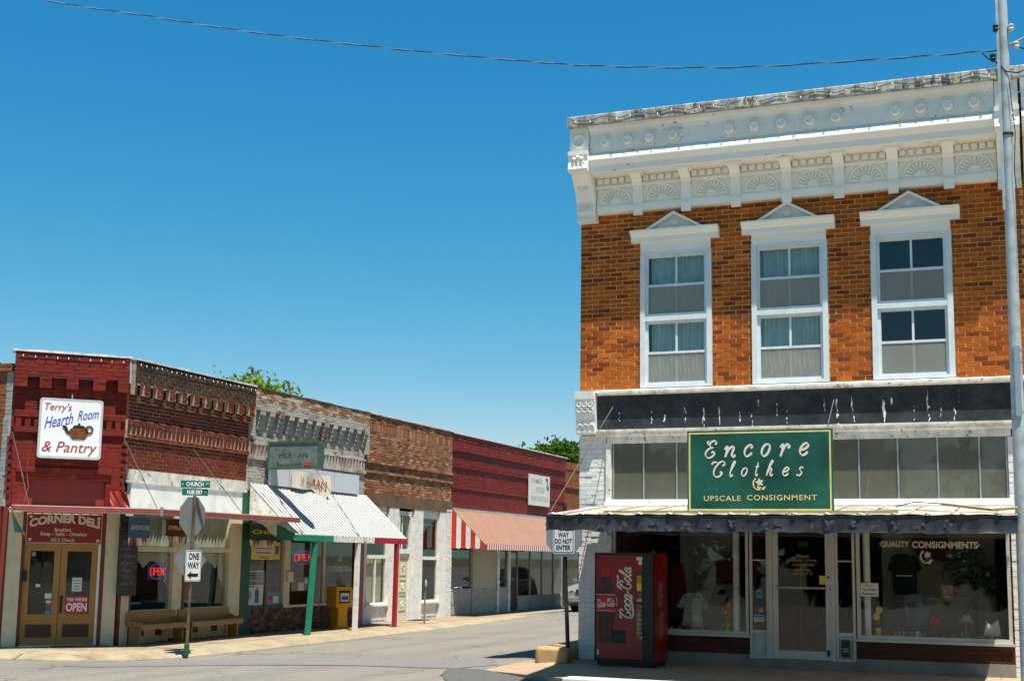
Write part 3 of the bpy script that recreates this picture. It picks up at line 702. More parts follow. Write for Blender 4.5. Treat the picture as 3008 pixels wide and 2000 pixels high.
for i in range(16):
    x = xl_f+.9+i*.3+R.uniform(-.1, .1); zz = 2.11+R.uniform(-.04, .04)
    for k in range(5): mb.prism(flake(x+R.uniform(-.06, .06), zz+R.uniform(-.04, .04), R.uniform(.015, .05), R.uniform(.01, .035)), AF-.042-.0008*k, AF-.038)
mb.build('worn_paint_smears', paint('smear_grey', (.075, .085, .1), .6, .4, 9), cn, kind='stuff')
for i in range(15):
    x = xl_f+.1+i*.42; MB().tube([(x-.03, AF-.035, 2.262), (x, AF-.05, 2.268), (x+.04, AF-.035, 2.258)], .012, 6).build('ridge_cap', STEEL, cn)
B('soffit_board', WHITEW, cn, (.7, 6.9, AF+.02, -.16, 2.1, 2.13))
GOLDB = paint('olive_batten', (.3, .26, .12), .6, .15, 4)
B('batten', GOLDB, cn, (1.55, 5.5, AF+.07, AF+.11, 2.275, 2.31))
# guy rods of the canopy
for (xa, za, xb_, yb_) in ((.62, 4.18, .75, AF+.1), (4.25, 4.2, 4.22, -2.6)):
    MB().tube([(xa, -.07, za), (xb_, yb_, 2.3)], .009, 6).build('guy_rod', RODM, cn)
    tt = .55; MB().tube([(xa+(xb_-xa)*(tt-.03), -.07+(yb_+.07)*(tt-.03), za+(2.3-za)*(tt-.03)), (xa+(xb_-xa)*(tt+.03), -.07+(yb_+.07)*(tt+.03), za+(2.3-za)*(tt+.03))], .022, 6).build('turnbuckle', RODM, cn)
# shopfront ------------------------------------------------------------------------
ZT = 2.45
B('plinth', BASECON, enc, (.581, 2.86, -.02, .12, 0, .19)); B('plinth', BASECON, enc, (4.5, 6.78, -.02, .12, 0, .19))
dk = Bricks(enc, EW, BR_DK, MO_DK, H=.066, seed=3); dk.zone(.581, 2.86, .19, .45, 0, depth=.13); dk.zone(4.5, 6.78, .19, .45, 0, depth=.13); dk.finish(70, mortar_name='bulkhead_core')
B('display_sill', ALU, enc, (.56, 2.87, -.05, .13, .45, .49)); B('display_sill', ALU, enc, (4.5, 6.78, -.05, .13, .45, .49))
B('doorstep', BASECON, enc, (2.861, 4.499, -.06, .14, 0, .13))
MB().frame(.583, 2.84, .491, ZT, .045, .03, .09).build('display_frame', ALU, enc, recalc=False); MB().frame(4.52, 6.76, .491, ZT, .055, .03, .09).build('display_frame', ALU, enc, recalc=False)
B('display_glass', GLASS, enc, (.628, 2.795, .055, .061, .536, ZT-.045)); B('display_glass', GLASS, enc, (4.575, 6.705, .055, .061, .546, ZT-.055))
for sx0, sx1 in ((2.862, 3.166), (4.197, 4.498)):
    sd_ = holder('sidelight', enc)
    MB().frame(sx0, sx1, .131, ZT, .04, .02, .1).build('frame', ALU, sd_, recalc=False)
    B('rail', ALU, sd_, (sx0+.04, sx1-.04, .03, .09, .52, .57), (sx0+.04, sx1-.04, .04, .08, 1.65, 1.67)); B('pane', GLASS, sd_, (sx0+.04, sx1-.04, .055, .061, .57, ZT-.04))
    B('panel', PALEP, sd_, (sx0+.041, sx1-.041, .05, .07, .172, .519)); MB().frame(sx0+.06, sx1-.06, .19, .5, .012, .04, .052).build('panel_bead', PALEP, sd_, recalc=False)
dr = holder('door', enc)
MB().frame(3.17, 4.193, .131, ZT, .055, .0, .11, .001).build('door_frame', ALU, dr, recalc=False)
MB().frame(3.228, 4.135, .14, ZT-.058, .085, .02, .07, .13, .08).build('door_leaf', ALU, dr, recalc=False)
B('pane', GLASS, dr, (3.313, 4.05, .042, .048, .27, ZT-.14))
MB().tube([(3.26, -.03, 1.24), (4.1, -.03, 1.24)], .019, 8).build('push_bar', STEEL, dr); B('push_bar_bracket', STEEL, dr, (3.245, 3.29, -.05, .02, 1.2, 1.28), (4.075, 4.12, -.05, .02, 1.2, 1.28))
MB().lathe([(.018, 0), (.018, .012)], (4.095, .02, 1.41), 10, 'y').build('lock', BLACK, dr); B('floor_bolt', BLACK, dr, (4.06, 4.1, -.01, .02, .2, .3))
# inside the shop
FL = holder('shop_interior', enc)
B('floor', INF, FL, (.31, WE-.31, .14, 9, .05, .11))
B('display_floor', INF, FL, (.31, 2.84, .14, 1.5, .4, .52), (4.5, WE-.31, .14, 1.5, .4, .52))
B('rear_partition', INW, FL, (.31, WE-.31, 8.5, 8.6, .1, 3.6)); 
B('window_partition', INW, FL, (1.35, 2.3, 1.5, 1.55, .52, 2.2)); B('window_partition', INW, FL, (4.75, 6.5, 1.5, 1.55, .52, 2.3))
REDW = paint('dark_red_wall', (.11, .018, .015), .85, .2, 2)
B('inner_wall', REDW, FL, (2.6, 2.66, 1.6, 8.4, .1, 3.6)); B('inner_wall', REDW, FL, (4.62, 4.68, 3, 8.4, .1, 3.6))
for x in (2.62, 4.66): MB().lathe([(.055, 0), (.055, 2)], (x, .17, .52), 14).build('column', WHITE, FL, smooth=True)
# ------------------------------------------------------------------ green shop sign on the canopy
SGY = 17.95   # world Y of sign face
def sign_root(name, label, loc, rz=0, cat='sign'): return thing(name, label, cat, loc, rz)
gs = sign_root('shop_sign', 'large green board sign with yellow border reading Encore Clothes above the canopy', (-4.53+.0, SGY, 2.30))
k_ = SGY/21.05
W2 = (5.319-2.975)*k_/2; HB = (3.683-2.36)*k_
cxs = -4.147*k_+4.53   # offset of the sign's centre
gs.location.x = -4.147*k_
B('board', GREEN, gs, (-W2, W2, 0, .05, 0, HB), bevel=.006)
b_ = .035; 
MB().frame(-W2+.025, W2-.025, .025, HB-.025, .022, -.003, .01).build('border', GOLD, gs, recalc=False)
def gsx(t): return -W2+2*W2*t     # t measured from left of board
def gsz(t): return HB*(1-t)
def script_row(word, spans, z0, z1, y=-.004, **kw):
    for ch, (a, b, c, d) in zip(word, spans):
        v, f = script_geo(ch, **kw); MB().add(fit(v, gsx(a), gsx(b), gsz(d), gsz(c), y), f).build('lettering', CREAMT, gs, recalc=False)
# spans: (left, right, top, bottom) as fractions of the board
script_row('Encore', [(.125,.215,.115,.345),(.262,.345,.185,.34),(.398,.465,.17,.335),(.515,.585,.165,.335),(.645,.72,.17,.335),(.775,.845,.16,.33)], 0, 0, w0=.04, w1=.1)
script_row('Clothes', [(.17,.272,.37,.58),(.298,.345,.37,.575),(.378,.425,.455,.57),(.475,.505,.395,.57),(.55,.605,.365,.57),(.66,.71,.45,.57),(.755,.805,.45,.57)], 0, 0, w0=.04, w1=.095)
letters(gs, 'UPSCALE', gsx(.118), gsx(.375), gsz(.862), gsz(.798), -.004, GOLD, bold=.01, spacing=1.15)
letters(gs, 'CONSIGNMENT', gsx(.418), gsx(.89), gsz(.855), gsz(.79), -.004, GOLD, bold=.01, spacing=1.15)
mb = MB(); cx_, cz_ = gsx(.505), gsz(.64)
for k in range(5):
    a = pi/2+k*2*pi/5+.2; d_ = Vector((cos(a), sin(a)))*.06; s_ = Vector((-sin(a), cos(a)))*.018
    mb.prism([(cx_, cz_), (cx_+d_.x*.5+s_.x, cz_+d_.y*.5+s_.y), (cx_+d_.x, cz_+d_.y), (cx_+d_.x*.5-s_.x, cz_+d_.y*.5-s_.y)], -.0045, 0)
mb.build('flower_emblem', CREAMT, gs)
mb = MB(); v, f = ribbon([(cx_-.05, cz_+.06), (cx_-.085, cz_), (cx_-.07, cz_-.07), (cx_-.02, cz_-.1), (cx_+.02, cz_-.06)], .014, .008); mb.add([(a, -.004, b) for a, b in v], f)
mb.prism([(cx_+.02, cz_-.1), (cx_+.05, cz_-.06), (cx_+.09, cz_-.055), (cx_+.06, cz_-.1)], -.0045, 0); mb.prism([(cx_-.03, cz_-.09), (cx_-.035, cz_-.05), (cx_-.005, cz_-.03), (cx_+.0, cz_-.08)], -.0045, 0)
mb.build('stem_emblem', GOLD, gs)
for x in (-W2*.8, W2*.8): MB().tube([(x, .05, HB*.9), (x, .6, HB*.75), (x, 1.2, .1)], .012, 6).build('brace', STEEL, gs)

# ------------------------------------------------------------------ glass lettering and stickers (parts of the shop)
FADE = paint('faded_window_letters', (.5, .5, .36), .6, .1, 6)
FADEO = paint('faded_orange_letters', (.42, .2, .08), .6, .1, 6)
yq = .048
letters(enc, '·QUALITY', 4.87, 5.32, 1.875, 1.98, yq, FADE, bold=.03); letters(enc, 'CONSIGNMENTS·', 5.36, 6.335, 1.875, 1.98, yq, FADE, bold=.03)
mb = MB(); cx_, cz_ = 5.58, 1.775
for k in range(6):
    a = pi/2+k*2*pi/6; d_ = Vector((cos(a), sin(a)))*.058; s_ = Vector((-sin(a), cos(a)))*.016
    mb.prism([(cx_, cz_), (cx_+d_.x*.5+s_.x, cz_+d_.y*.5+s_.y), (cx_+d_.x, cz_+d_.y), (cx_+d_.x*.5-s_.x, cz_+d_.y*.5-s_.y)], yq, yq+.003)
v, f = ribbon([(cx_-.06, cz_+.06), (cx_-.1, cz_-.01), (cx_-.08, cz_-.09), (cx_-.03, cz_-.12), (cx_+.05, cz_-.12)], .016, .008); mb.add([(a, yq, b) for a, b in v], f)
mb.prism([(cx_+.005, cz_-.11), (cx_+.04, cz_-.07), (cx_+.075, cz_-.07), (cx_+.05, cz_-.11)], yq, yq+.003)
mb.build('window_emblem', FADE, enc)
letters(enc, '201', 3.62, 3.78, 1.87, 1.96, .036, BLACK)
for body, a, b, z0, z1 in (('Hours', 3.6, 3.8, 1.705, 1.765), ('Monday - Friday', 3.5, 3.93, 1.635, 1.69), ('10:00 - 5:00', 3.55, 3.88, 1.575, 1.62), ('Saturday', 3.58, 3.83, 1.495, 1.545), ('10:00 -  3', 3.55, 3.84, 1.435, 1.48)):
    letters(enc, body, a, b, z0, z1, .036, FADEO, bold=.01)
def sticker(name, x0, x1, z0, z1, y, m, label=None): return B(name, m, enc, (x0, x1, y-.003, y, z0, z1), label=label)
YEL = paint('sticker_yellow', (.7, .5, .02), .5, .05); REDS = paint('sticker_red', (.55, .03, .02), .5, .05); BLUS = paint('sticker_blue', (.03, .09, .35), .5, .05); PAPER = paint('paper', (.62, .61, .56), .8, .05); TEAL = paint('sticker_teal', (.05, .3, .36), .5, .05)
sticker('sticker', 3.955, 4.075-.03, 1.3, 1.43, .038, YEL)
cd_ = holder('card_sticker', enc)
B('card', BLUS, cd_, (2.92, 3.085, .046, .05, .81, .94)); MB().lathe([(.036, 0), (.036, .002)], (2.965, .046, .877), 14, 'y').build('disc', REDS, cd_); MB().lathe([(.036, 0), (.036, .002)], (3.035, .0465, .877), 14, 'y').build('disc', paint('sticker_orange', (.75, .3, .02), .5), cd_)
c2_ = holder('card_sticker', enc)
B('card', PAPER, c2_, (2.92, 3.085, .046, .05, .695, .805)); B('stripe', BLUS, c2_, (2.921, 3.084, .044, .0459, .77, .795)); B('stripe', YEL, c2_, (2.921, 3.084, .044, .0459, .7, .72)); letters(c2_, 'VISA', 2.945, 3.06, .73, .762, .0445, BLUS, shear=.2)
sticker('sticker', 2.965, 3.06, 1.07, 1.2, .05, TEAL); sticker('sticker', 2.98, 3.045, 1.115, 1.155, .0465, BLUS)
nt_ = holder('paper_notice', enc); B('sheet', PAPER, nt_, (4.58, 4.845, .046, .05, 1.13, 1.335))
for body, a, b, z in (('Sorry,', 4.65, 4.77, 1.275), ('No Public', 4.615, 4.815, 1.215), ('Restrooms', 4.605, 4.825, 1.155)): letters(nt_, body, a, b, z, z+.04, .044, BLACK, bold=.01)
mb_ = holder('mail_slot', enc); B('plate', BLACK, mb_, (4.275, 4.4, -.012, .04, .2, .46), bevel=.01)
letters(mb_, 'PLEASE', 4.29, 4.385, .315, .338, -.0135, GOLD); letters(mb_, 'CLOSED', 4.29, 4.385, .28, .303, -.0135, GOLD)

# ------------------------------------------------------------------ goods in the window (each one a thing)
def garment(name, label, loc, outline, m, d=.05, rz=0, extra=None, cat='clothing', group=None):
    t = thing(name, label, cat, loc, rz, group)
    b = bmesh.new(); f = b.faces.new([b.verts.new((x, 0, z)) for x, z in outline])
    bmesh.ops.triangulate(b, faces=[f])
    for _ in range(3): bmesh.ops.subdivide_edges(b, edges=b.edges[:], cuts=1, use_grid_fill=True)
    edge = {v.index for v in b.verts if v.is_boundary} if False else None
    b.verts.index_update(); P = [(v.co.x, v.co.z) for v in b.verts]
    bd = [e for e in b.edges if e.is_boundary]; segs = [((e.verts[0].co.x, e.verts[0].co.z), (e.verts[1].co.x, e.verts[1].co.z)) for e in bd]
    pts = [s[0] for s in segs]
    def dist(x, z): return min(math.hypot(x-a, z-c) for a, c in pts)
    ds = [dist(*p) for p in P]; mx = max(ds) or 1
    fs = [[v.index for v in q.verts] for q in b.faces]; b.free(); n_ = len(P)
    vs_ = [(x, -d*sqrt(max(0, min(1, dd/mx*1.6)))*.5+.006*sin(x*38+z*9), z) for (x, z), dd in zip(P, ds)]+[(x, d*.25*sqrt(max(0, min(1, dd/mx*1.6))), z) for (x, z), dd in zip(P, ds)]
    MB().add(vs_, fs+[tuple(i+n_ for i in reversed(q)) for q in fs]).build('cloth', m, t, smooth=True, angle=80)
    if extra: extra(t)
    return t
def cloth(n, c): return paint(n, c, .95, .25, 9, bump=.3, bscale=120)
def wx(X, Z, y): return (X, 21.05+y, Z)
tee = [(-.2, .3), (-.1, .36), (-.05, .32), (.05, .32), (.1, .36), (.2, .3), (.26, .12), (.18, .08), (.15, .15), (.13, -.1), (.17, -.26), (-.17, -.26), (-.13, -.1), (-.15, .15), (-.18, .08), (-.26, .12)]
def hang(t): 
    MB().tube([(-.12, -.0, .35), (0, 0, .43), (.12, 0, .35)], .006, 5).build('hanger', STEEL, t); MB().torus((0, 0, .455), .025, .004, 10, 5, -.8, 3.6).build('hook', STEEL, t)
garment('blouse', 'black short-sleeved blouse with striped waistband hanging in the right display window', wx(-2.02, 1.42, .9), [(x*1.05, z*1.05) for x, z in tee], cloth('cloth_black', (.008, .008, .01)), extra=lambda t: (hang(t), MB().box(-.125, .125, -.034, -.03, .02, .035).build('waistband', PAPER, t)))
garment('tank_top', 'slate blue sleeveless top propped low in the right display window', wx(-1.82, .9, .75), [(-.22, .2), (-.1, .27), (-.06, .22), (.06, .22), (.1, .27), (.22, .18), (.15, .0), (.16, -.26), (-.15, -.26), (-.14, 0)], cloth('cloth_slate', (.12, .17, .2)))
garment('camisole', 'small white camisole lying at right end of the window sill', wx(-.72, .7, .3), [(-.075, .13), (-.06, .07), (0, .05), (.07, .08), (.09, .13), (.13, -.12), (-.12, -.12)], cloth('cloth_white', (.6, .62, .6)), .03)
def bag_extra(t): MB().torus((0, 0, .16), .24, .009, 16, 5, .1, pi-.1, rx=.06).build('strap', paint('strap_brown', (.06, .03, .015), .7), t); [MB().box(-.085, .085, -.031-.001*i, -.028, .02+i*.05-.1, .035+i*.05-.1).build('stripe', cloth('stripe_rust', (.25, .08, .05)), t) for i in range(3)]
garment('handbag', 'striped cloth handbag with long brown strap hung in window', wx(-1.38, 1.18, .8), [(-.1, .14), (.1, .14), (.085, -.1), (-.085, -.1)], cloth('cloth_cream', (.36, .31, .25)), .07, extra=bag_extra, cat='bag')
garment('sun_hat', 'grey bucket hat with small badge on a stand in window', wx(-1.1, .82, .45), [(-.05, .07), (.05, .07), (.08, -.02), (.12, -.07), (-.12, -.07), (-.08, -.02)], cloth('cloth_grey', (.3, .31, .3)), .16, cat='hat', extra=lambda t: MB().tube([(0, 0, -.07), (0, 0, -.28)], .008, 6).build('stand', STEEL, t))
garment('folded_scarf', 'bright pink folded scarf on the window floor', wx(-1.55, .75, .55), [(-.09, .06), (-.03, .1), (.12, -.05), (-.1, -.07)], cloth('cloth_pink', (.45, .02, .08)), .06)
garment('red_tee', 'dark red shirt hanging high at back of right window', wx(-1.65, 1.9, 1.25), [(-.3, .3), (.25, .3), (.3, -.2), (.2, -.22), (-.22, -.12)], cloth('cloth_maroon', (.06, .008, .01)))
garment('jersey', 'sleeveless dark red jersey hanging in the left display window', wx(-4.95, 1.55, 1.1), [(-.12, .25), (-.06, .18), (.06, .18), (.12, .25), (.15, .12), (.16, -.3), (-.16, -.3), (-.15, .12)], cloth('cloth_wine', (.1, .025, .025)))
def stars(t):
    for i, (x, z) in enumerate(((-.13, .26), (0, .2), (.11, .26))):
        MB().prism([(x+(.022 if k % 2 == 0 else .009)*cos(pi/2+k*pi/5), z+(.022 if k % 2 == 0 else .009)*sin(pi/2+k*pi/5)) for k in range(10)], -.04, -.03).build('star', REDS if i == 1 else BLACK, t)
garment('star_shirt', 'white shirt with appliqued stars at centre of left window', wx(-5.38, .78, .6), [(-.16, .3), (-.06, .33), (-.03, .29), (.05, .29), (.08, .33), (.16, .3), (.27, .1), (.18, .06), (.14, .12), (.17, -.22), (-.19, -.22), (-.15, .12), (-.19, .06), (-.29, .1)], cloth('cloth_white2', (.36, .38, .37)), extra=stars)
garment('vest', 'black vest with crossed straps folded beside the star shirt', wx(-4.98, 1.0, .75), [(-.16, .0), (-.1, .17), (.1, .17), (.16, .0), (.13, -.1), (-.13, -.1)], cloth('cloth_black', (.008, .008, .01)))
garment('red_dress', 'long dark red dress standing beside the vending machine in left window', wx(-5.75, 1.1, 1.0), [(-.1, .5), (.1, .5), (.16, 0), (.2, -.5), (-.2, -.5), (-.16, 0)], cloth('cloth_red', (.12, .01, .01)), .1)
def rack(label, loc, n, seed, span):
    t = thing('clothes_rack', label, 'clothes rack', loc); rr = random.Random(seed)
    MB().tube([(-span, 0, 0), (-span, 0, 1.5), (span, 0, 1.5), (span, 0, 0)], .014, 6).build('rail', STEEL, t)
    pal = [(.02, .02, .025), (.12, .02, .02), (.05, .06, .1), (.2, .18, .15), (.03, .05, .03), (.25, .1, .1), (.02, .02, .02)]
    for i in range(n):
        xx = -span*.92+2*span*.92*i/(n-1); L = rr.uniform(.6, 1.0); w_ = rr.uniform(.17, .23); q = rr.randrange(7)
        MB().prism([(-.03, 1.47), (.03, 1.47), (w_, 1.36), (w_*.85, 1.36-L), (-w_*.85, 1.36-L), (-w_, 1.36)], xx-.018, xx+.018, 'x').build('garment', cloth('rack_cloth_%d' % q, pal[q]), t, bevel=.01)
    return t
rack('rack of dark clothes at back of the left display', wx(-5.0, .11, 2.3), 13, 3, .6); rack('rack of mixed clothes seen through the door glass', wx(-3.5, .11, 3.6), 12, 4, .6); rack('rack of clothes deep behind the right display', wx(-1.6, .11, 2.6), 15, 5, .8)
def flower_pot(label, loc, pc, fc, nfl):
    t = thing('flower_pot', label, 'flower pot', loc)
    MB().lathe([(.034, 0), (.046, .11), (.05, .11), (.05, .13), (.04, .13)], (0, 0, 0), 14).build('pot', pc, t, smooth=True)
    MB().tube([(0, 0, .1), (.005, 0, .25), (-.005, 0, .4)], .005, 5).build('stem', paint('stem_green', (.1, .2, .03), .7), t)
    for k in range(nfl):
        h = holder('flower', t, ((-1)**k*.02, -.02, .4-k*.1), 0); mb = MB()
        for q in range(7):
            a = 2*pi*q/7; mb.lathe([(.012, -.004), (.024, .004), (.012, .012)], (cos(a)*.034, 0, sin(a)*.034), 7, 'y')
        mb.build('petal_ring', fc, h, smooth=True); MB().lathe([(.018, 0), (.016, .014), (.006, .02)], (0, -.01, 0), 8, 'y').build('flower_centre', GOLD, h, smooth=True)
    for s_ in (-1, 1): MB().prism([(0, .16), (s_*.03, .2), (s_*.05, .27), (s_*.01, .21)], -.004, .004).build('leaf', paint('leaf_light', (.25, .3, .05), .7), t)
    return t
flower_pot('yellow pot with yellow paper flowers on right window sill', wx(-2.37, .525, .22), YEL, YEL, 2)
flower_pot('lime green pot with red paper flowers on left window sill', wx(-4.72, .525, .22), paint('lime', (.22, .55, .02), .5), paint('flower_red', (.55, .04, .03), .7), 2)
R = random.Random(5)
GC = [paint('toy_%d' % i, c, .6) for i, c in enumerate([(.6, .45, .03), (.5, .15, .03), (.1, .25, .3), (.55, .55, .5), (.3, .4, .05), (.05, .2, .25)])]
for i, ch in enumerate('SUMMER'):
    t = thing('letter_block', 'painted wooden letter %s, %s in the word SUMMER on the sill' % (ch, ['first', 'second', 'third', 'fourth', 'fifth', 'last'][i]), 'ornament', wx(-2.12+i*.085, .525, .25), 0, 'wooden letters spelling a word')
    v, f = text_geo(ch, .03); v2 = fit(v, -.036, .036, 0, .09, -.006); n_ = len(v2)
    MB().add(v2+[(a, .012, c) for a, b, c in v2], f+[tuple(j+n_ for j in reversed(q)) for q in f]).build('letter', GC[(i*2+1) % 6], t, recalc=False)
    B('letter_base', GC[(i+3) % 6], t, (-.036, .036, -.012, .02, -.004, .0))
def trinket(i, loc, where):
    t = thing('trinket', where, 'ornament', loc, 0, 'small seasonal ornaments along the window sills')
    c = GC[i % 6]; r = .022+.008*(i % 3)
    MB().lathe([(r*.7, 0), (r, r*.6), (r*.8, r*1.4), (r*.3, r*1.7)], (0, 0, 0), 10).build('body', c, t, smooth=True); MB().lathe([(r*.2, 0), (r*.5, r*.4), (r*.2, r*.9)], (0, 0, r*1.6), 8).build('head', GC[(i+1) % 6], t, smooth=True)
NTH = ['first', 'second', 'third', 'fourth', 'fifth', 'sixth', 'seventh']
for i in range(7): trinket(i, wx(-1.42+i*.13+R.uniform(-.03, .03), .522, .22+R.uniform(0, .08)), 'tiny ornament on the right window sill, %s from the left' % NTH[i])
for i in range(6): trinket(i+3, wx(-5.66+i*.17+R.uniform(-.03, .03), .522, .22+R.uniform(0, .08)), 'tiny ornament on the left window sill, %s from the left' % NTH[i])
pl = thing('artificial_palm', 'dark leafy palm standing in the right corner of the display window', 'plant', wx(-.95, .52, 1.1))
MB().tube([(0, 0, 0), (-.05, 0, .7), (.02, 0, 1.3)], [.03, .025, .015], 7).build('trunk', paint('palm_trunk', (.05, .035, .02), .9), pl)
PALM = paint('palm_leaf', (.018, .04, .014), .6, .3)
R = random.Random(9)
for k in range(26):
    a = R.uniform(0, 2*pi); z0 = R.uniform(.55, 1.35); L = R.uniform(.3, .55); lift_ = R.uniform(.1, .4); mb = MB()
    P = [Vector((cos(a)*L*t, sin(a)*L*t*.6, z0+lift_*t-.35*t*t)) for t in (0, .25, .5, .75, 1)]; mb.tube(P, .005, 4)
    for j in range(12):
        t = .15+.85*j/12; q = Vector((cos(a)*L*t, sin(a)*L*t*.6, z0+lift_*t-.35*t*t))
        for s_ in (-1, 1):
            d_ = Vector((-sin(a)*s_*.11+cos(a)*.06+R.uniform(-.02, .02), cos(a)*s_*.07, -.05+R.uniform(-.03, .03))); w1_ = Vector((0, 0, .016))
            mb.add([q-w1_*.3, q+d_*.5-w1_, q+d_, q+d_*.5+w1_], [(0, 1, 2, 3)])
    mb.build('frond', PALM, pl, recalc=False)

# ------------------------------------------------------------------ drinks vending machine
vm = thing('vending_machine', 'red soft-drink vending machine with large bottle picture and white script lettering', 'vending machine', (-6.535, 19.97, 0), radians(-5))
VR = paint('vending_red', (.22, .006, .007), .25, .25, 1.5, spec=.5); VB = paint('vending_black', (.012, .011, .011), .4, .3)
VW, VD, VH = .97, .66, 1.745
B('cabinet', VR, vm, (.0, VW, .06, VD, .07, VH), bevel=.012); B('door', VR, vm, (.018, .80, -.012, .058, .11, VH-.035), bevel=.008)
MB().frame(0, .818, .075, VH, .016, -.018, .059, .034, .032).build('bezel', VB, vm, recalc=False); B('selection_panel', VB, vm, (.818, .975, -.02, .059, .075, VH), bevel=.01); B('base', VB, vm, (.03, .94, .04, VD-.03, 0, .07))
B('coin_panel', VB, vm, (.685, .812, -.022, -.0125, .52, 1.43), bevel=.006)
cols = [((.45, .25, .02), 1.3, 1.4), ((.65, .5, .03), 1.16, 1.29), ((.3, .03, .02), 1.05, 1.15), ((.45, .45, .42), 1.0, 1.04)]
for c, z0, z1 in cols: B('panel_label', paint('vl%d' % int(z0*100), c, .5, .1), vm, (.71, .79, -.026, -.0225, z0, z1))
for i in range(8):
    z = .96-i*.068; B('drink_button', paint('btn%d' % i, [(.35, .06, .04), (.4, .1, .06), (.38, .2, .1), (.35, .22, .1), (.3, .26, .12), (.3, .24, .1), (.35, .2, .08), (.4, .12, .03)][i], .5), vm, (.705, .775, -.027, -.0225, z-.058, z)); MB().lathe([(.008, 0), (.008, .006)], (.79, -.0225, z-.03), 8, 'y').build('button_lamp', PAPER, vm)
B('green_label', paint('label_green', (.02, .35, .15), .5), vm, (.76, .8, -.026, -.0225, .42+.0, .48)); B('delivery_flap', BLACKM, vm, (.295, .52, -.02, -.0125, .33+.03, .52+.03), bevel=.006); B('delivery_slot', BLACK, vm, (.315, .5, -.024, -.0202, .40, .47))
B('price_sticker', PAPER, vm, (.70, .795, -.016, -.0125, 1.63, 1.68)); B('price_sticker', PAPER, vm, (.735, .79, -.016, -.0125, 1.56, 1.62)); B('inspection_tag', PAPER, vm, (.045, .075, -.016, -.0125, .17, .24))
BOT = paint('bottle_print', (.045, .012, .01), .3, .5, 6); BOTR = paint('bottle_cap_print', (.42, .012, .01), .3, .2); BOTW = paint('print_cream', (.6, .55, .45), .45, .08)
half = [(.0, .36), (.12, .36), (.14, .40), (.145, .5), (.128, .58), (.122, .66), (.145, .78), (.163, .9), (.163, 1.02), (.15, 1.1), (.11, 1.2), (.082, 1.27), (.075, 1.33), (.085, 1.345), (.085, 1.36), (.07, 1.37), (.07, 1.42), (0, 1.42)]
bx_ = .19
MB().prism([(bx_+a, b) for a, b in half[1:-1]]+[(bx_-a, b) for a, b in reversed(half[1:-1])], -.0145, -.0125).build('bottle_picture', BOT, vm)
B('bottle_cap', BOTR, vm, (bx_-.072, bx_+.072, -.0165, -.0148, 1.37, 1.5), bevel=.0008)
B('bottle_label', BOTR, vm, (bx_-.16, bx_+.16, -.0165, -.0148, .84, 1.1)); B('label_band', BOTW, vm, (bx_-.16, bx_+.16, -.018, -.0166, 1.092, 1.1)); B('label_band', BOTW, vm, (bx_-.16, bx_+.16, -.018, -.0166, .84, .848))
for a, b, z0, z1 in ((-.05, -.035, .42, .8), (.06, .075, .42, .8), (-.07, -.06, 1.12, 1.25)): B('bottle_gleam', paint('gleam', (.1, .035, .025), .3), vm, (bx_+a, bx_+b, -.0162, -.0147, z0, z1))
SW = [[(.1,.05),(.3,-.14),(.8,-.2),(1.5,-.12),(2.0,-.02),(2.25,.1),(2.32,-.02),(2.1,-.12)], [(2.75,1.0),(3.0,1.2),(3.6,1.15),(4.0,1.22)]]
def coke(parent, x0, x1, z0, z1, y, m, rot, yr=None):
    v, f = script_geo('Coca-Cola', w0=.07, w1=.115, track=-.03, shear=.3, extra=SW)
    if rot: v = [(-q[1], q[0], q[2]) for q in v]
    return MB().add(fit(v, x0, x1, z0, z1, y), f)
coke(vm, bx_-.145, bx_+.15, .89, 1.04, -.0185, BOTW, False).build('lettering', BOTW, vm, recalc=False)
coke(vm, .37, .66, .73, 1.53, -.0145, BOTW, True).build('lettering', BOTW, vm, recalc=False)
v, f = text_geo('Drink', .0, .2); v = [(-q[1], q[0], 0) for q in v]; MB().add(fit(v, .355, .385, .93, 1.06, -.0145), f).build('lettering', BOTW, vm, recalc=False)
BOTD = paint('print_dull', (.3, .2, .16), .5, .1)
mb = coke(vm, .1, .34, .45, 1.3, 0, BOTD, True); mb.v = [(VW+.002-b, a+.1, c) for a, b, c in mb.v]; mb.build('lettering', BOTD, vm, recalc=False)

# ------------------------------------------------------------------ black signpost with octagon back and white regulatory plate
SGREY = paint('sign_back_grey', (.32, .34, .35), .4, .1, 3, metal=.5); SWHITE = paint('sign_white', (.74, .74, .7), .45, .05); POSTK = paint('post_black', (.02, .018, .016), .5, .4, 5)
def octagon(R_, y0, y1): return MB().prism([(R_*cos(pi/8+k*pi/4), R_*sin(pi/8+k*pi/4)) for k in range(8)], y0, y1)
def plate(parent, w_, h_, zc, y, m, t=.004, r=.03):
    P = []
    for cx, cz, a0 in ((w_/2-r, h_/2-r, 0), (-w_/2+r, h_/2-r, pi/2), (-w_/2+r, -h_/2+r, pi), (w_/2-r, -h_/2+r, 3*pi/2)):
        for k in range(5): P.append((cx+r*cos(a0+k*pi/8), cz+r*sin(a0+k*pi/8)))
    return MB().prism([(a, b+zc) for a, b in P], y, y+t), P
def ring(P, zc, y, t, inset, wd):
    a = max(abs(p[0]) for p in P); b = max(abs(p[1]) for p in P)
    A = [(p[0]*(a-inset)/a, p[1]*(b-inset)/b+zc) for p in P]; Bq = [(p[0]*(a-inset-wd)/a, p[1]*(b-inset-wd)/b+zc) for p in P]; n = len(P)
    return MB().add([(x, y, z) for x, z in A]+[(x, y, z) for x, z in Bq], [(i, (i+1) % n, (i+1) % n+n, i+n) for i in range(n)])
p2 = thing('signpost', 'black post with grey octagon back and white plate ending DO NOT ENTER under the canopy', 'signpost', (-7.32, 20.75, .2), radians(-12))
